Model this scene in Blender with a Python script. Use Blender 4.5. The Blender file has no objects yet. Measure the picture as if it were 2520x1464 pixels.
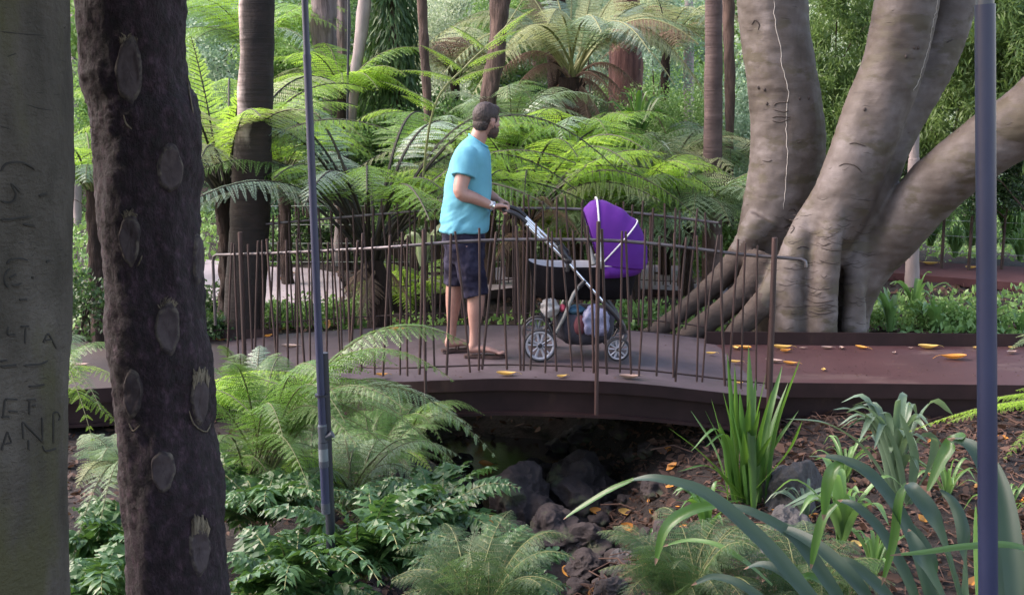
import bpy, bmesh, math, random
import numpy as np
from mathutils import Vector, noise as mnoise
from mathutils.bvhtree import BVHTree
R = math.radians
sc = bpy.context.scene
COL = sc.collection
# ------------------------------------------------------------------ camera, sky, sun, exposure
F_PX, TILT, CAM_Z = 2900.0, R(8.95), 1.75          # focal length in units of a 2520 px wide picture
cam = bpy.data.objects.new('camera', bpy.data.cameras.new('camera'))
COL.objects.link(cam); sc.camera = cam
cam.location = (0, 0, CAM_Z); cam.rotation_euler = (math.pi/2 - TILT, 0, 0)
cam.data.lens = F_PX/2520*36; cam.data.clip_start = .05; cam.data.clip_end = 500
w = bpy.data.worlds.new("World"); sc.world = w; w.use_nodes = True
nt = w.node_tree; bg = nt.nodes['Background']
sky = nt.nodes.new('ShaderNodeTexSky'); sky.sky_type = 'NISHITA'; sky.sun_disc = False
SUN_EL, SUN_AZ = R(42), R(-84)                      # azimuth from +Y (view direction), negative = from the left
sky.sun_elevation = SUN_EL; sky.sun_rotation = SUN_AZ
sky.air_density = 1.2; sky.dust_density = 1.5
nt.links.new(sky.outputs[0], bg.inputs[0]); bg.inputs[1].default_value = 0.13
sun = bpy.data.objects.new('sun', bpy.data.lights.new('sun', 'SUN')); COL.objects.link(sun)
sun.data.energy = 1.5; sun.data.angle = R(40); sun.data.color = (1, .975, .955)
sd = Vector((math.sin(SUN_AZ)*math.cos(SUN_EL), math.cos(SUN_AZ)*math.cos(SUN_EL), math.sin(SUN_EL)))
sun.rotation_euler = sd.to_track_quat('Z', 'Y').to_euler()
sc.view_settings.view_transform = 'Standard'; sc.view_settings.look = 'None'
sc.view_settings.gamma = 1; sc.view_settings.exposure = 2.2
sc.view_settings.use_white_balance = True; sc.view_settings.white_balance_temperature = 7400; sc.view_settings.white_balance_tint = 21
cy = sc.cycles
cy.max_bounces = 6; cy.diffuse_bounces = 3; cy.glossy_bounces = 2; cy.transmission_bounces = 4; cy.transparent_max_bounces = 4
cy.use_denoising = True; cy.caustics_reflective = False; cy.caustics_refractive = False
cy.sample_clamp_indirect = 4
# ------------------------------------------------------------------ helpers
CT, ST = math.cos(TILT), math.sin(TILT)
def ray(u, v):
    a, b = (u-1260)/F_PX, (732-v)/F_PX
    return Vector((a, CT + b*ST, -ST + b*CT))
CAMP0 = Vector((0, 0, CAM_Z))
def at(u, v, Y):                                    # world point at distance Y seen at (u, v)
    d = ray(u, v); return Vector((0, 0, CAM_Z)) + d*(Y/d.y)
def gp(u, v, z=0):                                  # world point at height z seen at (u, v)
    d = ray(u, v); return Vector((0, 0, CAM_Z)) + d*((z-CAM_Z)/d.z)
def lerp(a, b, t): return a + (b-a)*t
def tag(o, label=None, cat=None, group=None, kind=None):
    if label: o['label'] = label
    if cat: o['category'] = cat
    if group: o['group'] = group
    if kind: o['kind'] = kind
    return o
def empty(name, loc=(0, 0, 0), rz=0):
    o = bpy.data.objects.new(name, None); COL.objects.link(o); o.location = loc; o.rotation_euler = (0, 0, rz)
    o.empty_display_size = .1
    return o
def link(name, me, mats, parent=None, smooth=True, local=False):
    if not isinstance(mats, (list, tuple)): mats = [mats]
    me.polygons.foreach_set('use_smooth', np.full(len(me.polygons), bool(smooth)))
    for m in mats: me.materials.append(m)
    o = bpy.data.objects.new(name, me); COL.objects.link(o)
    if parent is not None:
        o.parent = parent
        if not local:                               # vertices are in world space: undo the parent's location
            p = parent; off = Vector((0, 0, 0))
            while p is not None: off += p.location; p = p.parent
            me.transform(__import__('mathutils').Matrix.Translation(-off))
    return o
class Geo:
    """collects vertices, quads / tris and a material index for one mesh"""
    def __init__(s): s.v = []; s.f = []; s.m = []; s.n = 0
    def add(s, V, Q, mi=0):
        V = np.asarray(V, dtype=np.float32).reshape(-1, 3); Q = np.asarray(Q, dtype=np.int64)
        s.v.append(V); s.f.append(Q + s.n); s.m.append(np.full(len(Q), mi, np.int32)); s.n += len(V)
        return s
    def mesh(s, name):
        me = bpy.data.meshes.new(name)
        V = np.concatenate(s.v)
        me.vertices.add(len(V)); me.vertices.foreach_set('co', V.ravel())
        starts, loops, mi = [], [], []; k = 0
        for Q, M in zip(s.f, s.m):
            c = Q.shape[1]; starts.append(k + np.arange(len(Q))*c); loops.append(Q.ravel()); mi.append(M); k += Q.size
        L = np.concatenate(loops).astype(np.int32); S = np.concatenate(starts).astype(np.int32)
        me.loops.add(len(L)); me.loops.foreach_set('vertex_index', L)
        me.polygons.add(len(S)); me.polygons.foreach_set('loop_start', S)
        me.polygons.foreach_set('material_index', np.concatenate(mi))
        me.update(calc_edges=True); me.validate()
        return me
    def build(s, name, mats, parent=None, smooth=True, local=False):
        return link(name, s.mesh(name), mats, parent, smooth, local)
def tube(g, pts, rad, n=8, mi=0, cap=True, ell=None):
    """tapered tube along points; rad a number, a list, or list of (a, b)"""
    P = np.array([tuple(p) for p in pts], dtype=float); k = len(P)
    if np.isscalar(rad): rad = [rad]*k
    T = np.gradient(P, axis=0); T /= np.linalg.norm(T, axis=1)[:, None] + 1e-9
    up = np.array([0, 0, 1.0]) if abs(T[0][2]) < .9 else np.array([0, -1.0, 0])
    V = []; A = np.linspace(0, 2*math.pi, n, endpoint=False)
    s = np.cross(T[0], up); s /= np.linalg.norm(s)
    for i in range(k):
        s = s - T[i]*np.dot(s, T[i]); s /= np.linalg.norm(s) + 1e-9
        b = np.cross(s, T[i])
        ra, rb = rad[i] if hasattr(rad[i], '__len__') else (rad[i], rad[i])
        V.append(P[i] + np.outer(np.cos(A)*ra, s) + np.outer(np.sin(A)*rb, b))
    V = np.concatenate(V); Q = []
    for i in range(k-1):
        for j in range(n):
            a = i*n+j; c = i*n+(j+1) % n
            Q.append((a, a+n, c+n, c))
    g.add(V, Q, mi)
    if cap:
        for i in (0, k-1):
            ring = V[i*n:(i+1)*n]; c = ring.mean(0)
            W = np.vstack([ring, c]); t = [(j, (j+1) % n, n) if i == 0 else ((j+1) % n, j, n) for j in range(n)]
            g.add(W, t, mi)
    return g
def rings(g, RR, mi=0, cap=True):
    """loft through equal-length rings of points"""
    n = len(RR[0]); V = np.concatenate([np.asarray(r, float) for r in RR]); Q = []
    for i in range(len(RR)-1):
        for j in range(n):
            a = i*n+j; c = i*n+(j+1) % n
            Q.append((a, c, c+n, a+n))
    g.add(V, Q, mi)
    if cap:
        for i in (0, len(RR)-1):
            ring = np.asarray(RR[i], float); W = np.vstack([ring, ring.mean(0)])
            g.add(W, [((j+1) % n, j, n) if i == 0 else (j, (j+1) % n, n) for j in range(n)], mi)
    return g
def ball(g, c, r, n=14, mi=0, rot=None):
    r = (r, r, r) if np.isscalar(r) else r
    RR = []
    for i in range(1, n):
        a = math.pi*i/n
        ring = [np.array((math.sin(a)*math.cos(b)*r[0], math.sin(a)*math.sin(b)*r[1], -math.cos(a)*r[2])) for b in np.linspace(0, 2*math.pi, n+4, endpoint=False)]
        RR.append([(rot @ Vector(p) if rot else Vector(p)) + Vector(c) for p in ring])
    return rings(g, RR, mi)
def box(g, lo, hi, mi=0):
    x0, y0, z0 = lo; x1, y1, z1 = hi
    V = [(x0,y0,z0),(x1,y0,z0),(x1,y1,z0),(x0,y1,z0),(x0,y0,z1),(x1,y0,z1),(x1,y1,z1),(x0,y1,z1)]
    return g.add(V, [(0,3,2,1),(4,5,6,7),(0,1,5,4),(1,2,6,5),(2,3,7,6),(3,0,4,7)], mi)
def spline(pts, n):
    """Catmull-Rom through points (any dimension)"""
    P = np.array([tuple(p) for p in pts], float); P = np.vstack([2*P[0]-P[1], P, 2*P[-1]-P[-2]])
    k = len(P)-3; out = []
    for s in np.linspace(0, k-1e-6, n):
        i = int(s); t = s-i; a, b, c, d = P[i:i+4]
        out.append(.5*((2*b)+(c-a)*t+(2*a-5*b+4*c-d)*t*t+(3*b-a-3*c+d)*t**3))
    return np.array(out)
def fuse(g, name, voxel, smooth_it=6):
    """union of overlapping closed shapes into ONE continuous surface"""
    me = g.mesh(name); o = bpy.data.objects.new(name, me); COL.objects.link(o)
    m = o.modifiers.new('r', 'REMESH'); m.mode = 'VOXEL'; m.voxel_size = voxel
    if smooth_it:
        s = o.modifiers.new('s', 'SMOOTH'); s.iterations = smooth_it; s.factor = .5
    dg = bpy.context.evaluated_depsgraph_get()
    out = bpy.data.meshes.new_from_object(o.evaluated_get(dg)); out.name = name
    bpy.data.objects.remove(o); bpy.data.meshes.remove(me)
    return out
def displace(me, f):
    n = len(me.vertices); N = np.empty(n*3, np.float32); C = np.empty(n*3, np.float32)
    me.vertex_normals.foreach_get('vector', N); me.vertices.foreach_get('co', C)
    N = N.reshape(-1, 3); C = C.reshape(-1, 3); h = np.array([f(c) for c in C.tolist()])
    me.vertices.foreach_set('co', (C+N*h[:, None]).astype(np.float32).ravel()); me.update()
def wobble(me, amp, scale, seed=0, stretch=(1, 1, 1), octaves=3):
    """push a mesh's points along their normals by fractal noise"""
    off = Vector((seed*7.3, seed*3.1, seed*1.7)); st = Vector(stretch)
    displace(me, lambda c: amp*mnoise.fractal(Vector((c[0]*st.x, c[1]*st.y, c[2]*st.z))*scale + off, .6, 2.0, octaves))
    me.update()
# ------------------------------------------------------------------ materials
def nodes(name):
    m = bpy.data.materials.new(name); m.use_nodes = True; t = m.node_tree
    return m, t, t.nodes['Principled BSDF'], t.nodes['Material Output']
def ramp(t, fac, stops):
    r = t.nodes.new('ShaderNodeValToRGB'); e = r.color_ramp.elements
    while len(e) < len(stops): e.new(.5)
    for el, (p, c) in zip(e, stops): el.position = p; el.color = (*c, 1)
    t.links.new(fac, r.inputs[0]); return r.outputs[0]
def noise(t, scale, stretch=(1, 1, 1), detail=5, rough=.6, dist=0, kind='Object'):
    tc = t.nodes.new('ShaderNodeTexCoord'); mp = t.nodes.new('ShaderNodeMapping'); mp.inputs['Scale'].default_value = stretch
    n = t.nodes.new('ShaderNodeTexNoise'); n.inputs['Scale'].default_value = scale; n.inputs['Detail'].default_value = detail
    n.inputs['Roughness'].default_value = rough; n.inputs['Distortion'].default_value = dist
    t.links.new(tc.outputs[kind], mp.inputs[0]); t.links.new(mp.outputs[0], n.inputs[0]); return n.outputs[0]
def bump(t, h, strength, dist, bsdf, prev=None):
    b = t.nodes.new('ShaderNodeBump'); b.inputs['Strength'].default_value = strength; b.inputs['Distance'].default_value = dist
    t.links.new(h, b.inputs['Height'])
    if prev: t.links.new(prev, b.inputs['Normal'])
    t.links.new(b.outputs[0], bsdf.inputs['Normal']); return b.outputs[0]
def mixc(t, a, b, fac, mode='MIX'):
    m = t.nodes.new('ShaderNodeMix'); m.data_type = 'RGBA'; m.blend_type = mode
    for s, x in ((6, a), (7, b), (0, fac)):
        if isinstance(x, (int, float)): m.inputs[s].default_value = x
        elif isinstance(x, tuple): m.inputs[s].default_value = (*x, 1)
        else: t.links.new(x, m.inputs[s])
    return m.outputs[2]
def surf(name, stops, scale=8, stretch=(1, 1, 1), rough=.7, b=.3, bd=.01, bscale=None, bstretch=None, metal=0, spec=.5, detail=6, over=None):
    m, t, p, o = nodes(name)
    c = ramp(t, noise(t, scale, stretch, detail), stops)
    if over:                                        # (scale, stretch, threshold, colour): stains with a shape of their own
        f = noise(t, over[0], over[1], 5)
        msk = ramp(t, f, [(over[2]-.04, (0, 0, 0)), (over[2]+.05, (1, 1, 1))])
        c = mixc(t, c, over[3], msk)
    t.links.new(c, p.inputs['Base Color']); p.inputs['Roughness'].default_value = rough; p.inputs['Metallic'].default_value = metal
    p.inputs['Specular IOR Level'].default_value = spec
    if b: bump(t, noise(t, bscale or scale*3, bstretch or stretch, 6, .65), b, bd, p)
    return m
def leafmat(name, dark, light, rough=.42, trans=.35, tcol=None, spec=.5, var=.35, sheen=0):
    m, t, p, o = nodes(name)
    geo = t.nodes.new('ShaderNodeNewGeometry'); oi = t.nodes.new('ShaderNodeObjectInfo')
    n = noise(t, 3.0, kind='Object', detail=3)
    a = t.nodes.new('ShaderNodeMath'); a.operation = 'MULTIPLY_ADD'; a.inputs[1].default_value = var; a.inputs[2].default_value = -.2*var
    t.links.new(geo.outputs['Random Per Island'], a.inputs[0])
    b = t.nodes.new('ShaderNodeMath'); b.operation = 'MULTIPLY_ADD'; b.inputs[1].default_value = var
    t.links.new(oi.outputs['Random'], b.inputs[0]); t.links.new(a.outputs[0], b.inputs[2])
    d = t.nodes.new('ShaderNodeMath'); d.operation = 'MULTIPLY_ADD'; d.inputs[1].default_value = .7
    t.links.new(n, d.inputs[0]); t.links.new(b.outputs[0], d.inputs[2])
    c = ramp(t, d.outputs[0], [(.2, dark), (.95, light)])
    t.links.new(c, p.inputs['Base Color']); p.inputs['Roughness'].default_value = rough; p.inputs['Specular IOR Level'].default_value = spec; p.inputs['Sheen Weight'].default_value = sheen; p.inputs['Sheen Roughness'].default_value = .35
    if trans:
        tr = t.nodes.new('ShaderNodeBsdfTranslucent')
        tc = mixc(t, c, tcol or (light[0]*2.2, light[1]*2.0, light[2]*.8), .6); t.links.new(tc, tr.inputs[0])
        mx = t.nodes.new('ShaderNodeMixShader'); mx.inputs[0].default_value = trans
        t.links.new(p.outputs[0], mx.inputs[1]); t.links.new(tr.outputs[0], mx.inputs[2]); t.links.new(mx.outputs[0], o.inputs[0])
    return m
def plain(name, c, rough=.5, metal=0, spec=.5, b=0, bs=60, var=.12, bd=.002):
    k = 1-var
    return surf(name, [(.3, tuple(x*k for x in c)), (.7, c)], scale=14, rough=rough, b=b, bscale=bs, bd=bd, metal=metal, spec=spec)
M = {}
M['tree_fern'] = leafmat('tree_fern_green', (.065, .17, .03), (.20, .42, .06), .42, .46, (.38, .64, .07), sheen=0.35)
M['bright_fern'] = leafmat('bright_fern_green', (.11, .26, .03), (.31, .54, .07), .42, .54, (.52, .82, .10), sheen=0.12)
M['sheen_fern'] = leafmat('sky_sheen_fern_green', (.15, .26, .17), (.36, .50, .38), .36, .3, (.3, .5, .15), .8, sheen=.6)  # silvery sky sheen on the fronds, painted as a paler leaf colour
M['pale_fern'] = leafmat('pale_fern_green', (.23, .29, .12), (.50, .55, .30), .55, .35, (.45, .5, .2), sheen=0.5)
M['grey_fern'] = leafmat('grey_green_fern', (.09, .17, .08), (.24, .36, .18), .45, .3, (.25, .4, .15), sheen=0.5)
M['dead_fern'] = leafmat('dead_frond_brown', (.12, .075, .058), (.32, .22, .165), .8, .3, (.32, .2, .13), .2)
M['low_fern'] = leafmat('ground_fern_green', (.035, .095, .02), (.13, .27, .06), .38, .3, (.2, .4, .06), sheen=0.2)
M['holly'] = leafmat('glossy_fern_green', (.016, .055, .015), (.055, .135, .045), .40, .2, (.14, .32, .05), .5, .6)
M['lacy'] = leafmat('lacy_fern_green', (.022, .062, .022), (.06, .135, .045), .5, .3, (.2, .36, .1), sheen=0.1)
M['strap'] = leafmat('strap_leaf_green', (.025, .08, .02), (.065, .165, .04), .36, .3, (.18, .42, .04))
M['blue_strap'] = leafmat('grey_green_strap', (.020, .046, .034), (.050, .094, .070), .5, .16, (.08, .25, .03), .45, var=.2)
M['pale_strap'] = leafmat('pale_grey_green_strap', (.06, .11, .07), (.13, .20, .14), .4, .25, (.25, .42, .15))
M['nest'] = leafmat('crinkled_leaf_green', (.06, .14, .05), (.14, .27, .09), .4, .35, (.25, .5, .1))
M['bush_mid'] = leafmat('shrub_mid_green', (.09, .19, .06), (.25, .43, .14), .45, .35, (.22, .4, .08))
M['bush_dark'] = leafmat('shrub_dark_green', (.018, .045, .018), (.045, .1, .035), .45, .25, (.1, .22, .05))
M['bush_pale'] = leafmat('shrub_pale_green', (.28, .36, .24), (.56, .64, .48), .5, .35, (.4, .52, .26), sheen=0.3)
M['bush_blue'] = leafmat('shrub_blue_green', (.15, .27, .19), (.36, .52, .38), .5, .35, (.24, .4, .2), sheen=0.3)
M['bamboo'] = leafmat('bamboo_green', (.06, .13, .04), (.22, .34, .11), .45, .4, (.25, .4, .1))
M['conifer'] = leafmat('weeping_conifer_green', (.022, .06, .022), (.06, .13, .04), .6, .2, (.1, .2, .05))
M['stipe'] = surf('fern_stem_brown_green', [(.3, (.05, .06, .02)), (.7, (.10, .11, .04))], 20, b=0)
M['stipe_dark'] = surf('fern_stem_dark', [(.3, (.010, .007, .006)), (.7, (.035, .032, .016))], 20, b=0)
M['stipe_pale'] = surf('fern_stem_pale', [(.3, (.14, .15, .06)), (.7, (.22, .24, .1))], 20, b=0)
M['fern_trunk'] = surf('fern_trunk_fibre', [(.3, (.010, .005, .004)), (.7, (.042, .022, .017))], 14, (1, 1, .25), .95, 1, .04, 50, (1, 1, .15))
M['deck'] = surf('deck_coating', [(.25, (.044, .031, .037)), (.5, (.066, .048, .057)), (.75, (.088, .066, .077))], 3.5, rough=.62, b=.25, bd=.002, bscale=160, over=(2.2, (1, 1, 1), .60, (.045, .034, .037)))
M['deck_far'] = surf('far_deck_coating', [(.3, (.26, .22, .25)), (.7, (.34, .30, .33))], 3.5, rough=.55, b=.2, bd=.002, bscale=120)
M['platform'] = surf('platform_rusty_coating', [(.3, (.045, .019, .021)), (.7, (.068, .031, .033))], 2.5, rough=.5, b=.25, bd=.002, bscale=140, over=(1.3, (1, 2, 1), .62, (.085, .050, .048)))
M['platform_far'] = surf('far_rusty_coating', [(.3, (.065, .028, .030)), (.7, (.095, .044, .046))], 2.5, rough=.85, b=.2, bd=.002, bscale=120, spec=.15)
M['steel'] = surf('brown_steel', [(.3, (.013, .0055, .0062)), (.7, (.028, .013, .0135))], 5, spec=.25, rough=.6, b=.2, bd=.002, bscale=60, over=(6, (1, 1, .4), .66, (.035, .018, .015)))
M['bar'] = surf('fence_bar_rust', [(.3, (.017, .0075, .0075)), (.7, (.048, .021, .019))], 9, (1, 1, .3), .6, .3, .002, 60)
M['rail'] = surf('handrail_steel', [(.3, (.07, .06, .065)), (.7, (.14, .125, .13))], 8, rough=.42, b=0, metal=.5)
M['fig'] = surf('fig_bark', [(.26, (.036, .025, .020)), (.42, (.066, .051, .043)), (.56, (.098, .080, .074)), (.78, (.165, .143, .142))], 3.2, (1, 1, 1.1), .68, .45, .004, 24, (.8, .8, 4), over=(3.2, (1, 1, 2.2), .56, (.058, .046, .030)))
M['bark_dark'] = surf('scarred_trunk_bark', [(.38, (.005, .0015, .004)), (.54, (.017, .007, .014)), (.76, (.070, .038, .058))], 55, (1, 1, .6), .8, 1, .012, 120, (1, 1, .6), over=(3, (1, 1, .6), .66, (.016, .023, .018)))
M['scar'] = surf('leaf_scar_grey', [(.3, (.030, .021, .026)), (.7, (.062, .047, .051))], 30, (1, 1, 1), .85, .4, .003, 160)
M['scar_rim'] = surf('leaf_scar_rim', [(.42, (.02, .014, .018)), (.8, (.13, .11, .09))], 50, (1, 1, 1), .85, .4, .003, 160)
M['fibre'] = surf('cream_fibre', [(.35, (.045, .034, .026)), (.75, (.26, .22, .16))], 60, (1, 1, .15), .9, .6, .004, 200, (1, 1, .1))
M['bark_olive'] = surf('olive_grey_bark', [(.32, (.030, .025, .018)), (.5, (.062, .053, .044)), (.72, (.110, .097, .085))], 8, (1.6, 1, .5), .75, 1, .010, 45, (1, 1, 1.6), over=(2.2, (1.6, 1, .45), .52, (.058, .055, .024)))
M['carve'] = surf('carved_groove', [(.3, (.012, .011, .010)), (.7, (.03, .028, .026))], 40, b=0, rough=.9)
M['palm_bark'] = surf('ringed_palm_bark', [(.3, (.13, .095, .085)), (.7, (.24, .19, .175))], 2.0, (1, 1, 4), .8, .9, .02, 2.4, (.3, .3, 7))
M['palm_dark'] = surf('dark_palm_bark', [(.3, (.022, .015, .012)), (.7, (.055, .038, .032))], 5, (1, 1, 2), .9, .9, .03, 12, (1, 1, 2))
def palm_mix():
    m, t, p, o = nodes('palm_bark_lit_side'); tc = t.nodes.new('ShaderNodeTexCoord'); sp = t.nodes.new('ShaderNodeSeparateXYZ'); t.links.new(tc.outputs['Object'], sp.inputs[0])
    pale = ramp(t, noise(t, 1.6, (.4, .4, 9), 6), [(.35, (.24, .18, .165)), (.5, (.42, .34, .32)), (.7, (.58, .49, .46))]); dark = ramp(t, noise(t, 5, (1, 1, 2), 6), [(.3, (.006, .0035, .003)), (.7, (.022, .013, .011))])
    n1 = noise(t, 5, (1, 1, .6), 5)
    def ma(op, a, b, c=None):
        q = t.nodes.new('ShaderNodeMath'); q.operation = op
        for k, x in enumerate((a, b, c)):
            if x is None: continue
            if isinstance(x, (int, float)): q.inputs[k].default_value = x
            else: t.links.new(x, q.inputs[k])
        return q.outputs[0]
    z = ma('MULTIPLY_ADD', sp.outputs[2], 2.2, -3.9); x = ma('MULTIPLY_ADD', sp.outputs[0], -9.0, 1.45); f = ma('MINIMUM', z, x); f = ma('MULTIPLY_ADD', n1, 2.2, ma('ADD', f, -1.1))  # pale bark above, kept to the left to paint in the side light
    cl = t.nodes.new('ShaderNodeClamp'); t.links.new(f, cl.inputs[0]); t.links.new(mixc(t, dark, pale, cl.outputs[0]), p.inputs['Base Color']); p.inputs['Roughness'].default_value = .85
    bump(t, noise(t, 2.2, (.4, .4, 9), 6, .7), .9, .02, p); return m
M['palm_lit'] = palm_mix()
M['palm_red'] = surf('reddish_palm_bark', [(.3, (.055, .033, .033)), (.7, (.13, .085, .08))], 3, (1, 1, 3), .8, .8, .02, 3.2, (.3, .3, 8))
M['stringy'] = surf('stringy_bark', [(.3, (.07, .05, .05)), (.5, (.16, .125, .125)), (.7, (.26, .215, .215))], 16, (1, 1, .07), .9, 1, .04, 22, (1, 1, .07))
M['rough_bark'] = surf('rough_brown_bark', [(.35, (.022, .013, .012)), (.65, (.12, .075, .062))], 9, (1, 1, .22), .9, 1, .05, 14, (1, 1, .2))
M['grey_bark'] = surf('pale_grey_bark', [(.3, (.2, .16, .155)), (.7, (.32, .27, .265))], 5, (1, 1, .4), .85, .5, .02, 12)
M['red_bark'] = surf('red_brown_bark', [(.35, (.06, .022, .018)), (.65, (.16, .07, .055))], 14, (1, 1, .1), .9, 1, .04, 20, (1, 1, .1))
M['soil'] = surf('forest_soil', [(.3, (.006, .004, .0035)), (.5, (.015, .0095, .008)), (.75, (.038, .024, .019))], 7, rough=.95, b=1, bd=.03, bscale=30)
M['rock'] = surf('basalt_rock', [(.3, (.014, .0095, .010)), (.7, (.050, .038, .038))], 6, rough=.85, b=.8, bd=.02, bscale=24, over=(4, (1, 1, 1), .6, (.055, .065, .035)))
M['rock_grey'] = surf('pale_grey_rock', [(.3, (.035, .034, .036)), (.7, (.08, .078, .08))], 6, rough=.85, b=.8, bd=.02, bscale=24, over=(4, (1, 1, 1), .62, (.07, .08, .05)))
M['dead_leaf'] = leafmat('brown_litter_leaf', (.009, .005, .004), (.095, .054, .04), .75, .1, (.2, .1, .05), .3, var=.9)
M['orange'] = leafmat('orange_fallen_leaf', (.48, .16, .03), (.65, .34, .07), .5, .15, (.7, .3, .05), .5)
M['yellow'] = leafmat('yellow_fallen_leaf', (.60, .36, .10), (.72, .5, .16), .5, .15, (.8, .5, .1), .5)
M['palegrey_leaf'] = leafmat('pinkish_fallen_leaf', (.30, .20, .17), (.45, .33, .28), .6, .1, (.4, .3, .2), .5)
M['pipe'] = surf('blue_grey_pipe', [(.3, (.013, .018, .052)), (.7, (.024, .032, .082))], 12, (1, 1, .3), .45, .15, .001, 120)
M['pipe_light'] = plain('grey_pipe_fitting', (.05, .06, .085), .4)
M['pipe_clear'] = plain('translucent_grey_collar', (.15, .18, .21), .3)
M['black_pipe'] = plain('dark_blue_stake', (.012, .015, .028), .45)
M['water'] = surf('dark_water', [(.3, (.010, .010, .012)), (.7, (.018, .018, .02))], 3, rough=.08, b=.25, bd=.01, bscale=9)
M['cable'] = plain('wire_steel', (.5, .52, .5), .35, .6)
M['skin'] = surf('skin', [(.3, (.31, .165, .135)), (.7, (.39, .22, .18))], 12, rough=.5, b=.1, bd=.001, bscale=200)
M['hair'] = surf('brown_hair', [(.35, (.014, .008, .007)), (.7, (.050, .031, .029))], 70, (1, 1, .3), .55, 1, .006, 160, (1, 1, .25))
M['beard'] = surf('beard_hair', [(.3, (.05, .03, .026)), (.7, (.11, .066, .055))], 90, (1, 1, .4), .7, .8, .004, 220)
M['shirt'] = surf('turquoise_cotton', [(.3, (.085, .30, .40)), (.7, (.115, .37, .47))], 5, rough=.85, b=.35, bd=.02, bscale=7, spec=.2)
M['shorts'] = surf('navy_patterned_cloth', [(.35, (.008, .007, .018)), (.52, (.017, .016, .034)), (.68, (.036, .034, .060))], 13, rough=.85, b=.4, bd=.012, bscale=9, spec=.2, detail=3)
M['sole'] = plain('brown_rubber', (.05, .025, .022), .7)
M['silver'] = plain('bright_aluminium', (.75, .75, .78), .25, .9)
M['white'] = plain('white_fabric', (.58, .57, .59), .7)
M['purple'] = surf('purple_canvas', [(.3, (.075, .012, .17)), (.7, (.105, .018, .22))], 4, rough=.8, b=.3, bd=.015, bscale=8, spec=.25)
M['black'] = plain('black_fabric', (.006, .005, .007), .9, 0, .15)
M['blackp'] = plain('black_plastic', (.018, .017, .022), .4)
M['greyp'] = plain('grey_plastic', (.17, .175, .17), .5)
M['wheelp'] = plain('silver_grey_plastic', (.34, .35, .40), .4)
M['tyre'] = plain('tyre_rubber', (.02, .02, .024), .8)
M['basket'] = surf('dark_mesh_cloth', [(.3, (.02, .02, .032)), (.7, (.055, .052, .07))], 9, rough=.9, b=.3, bd=.01, bscale=12)
M['lilac'] = surf('lilac_plastic_bag', [(.3, (.10, .11, .20)), (.7, (.24, .25, .38))], 6, rough=.35, b=.6, bd=.02, bscale=14)
M['whitebag'] = surf('white_plastic_bag', [(.3, (.20, .20, .20)), (.7, (.36, .35, .35))], 6, rough=.4, b=.6, bd=.02, bscale=14)
M['red'] = plain('red_cloth', (.45, .06, .10), .8)
M['teal'] = plain('teal_cloth', (.03, .10, .16), .8)
M['maroon'] = plain('maroon_cloth', (.11, .025, .035), .8)
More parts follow.
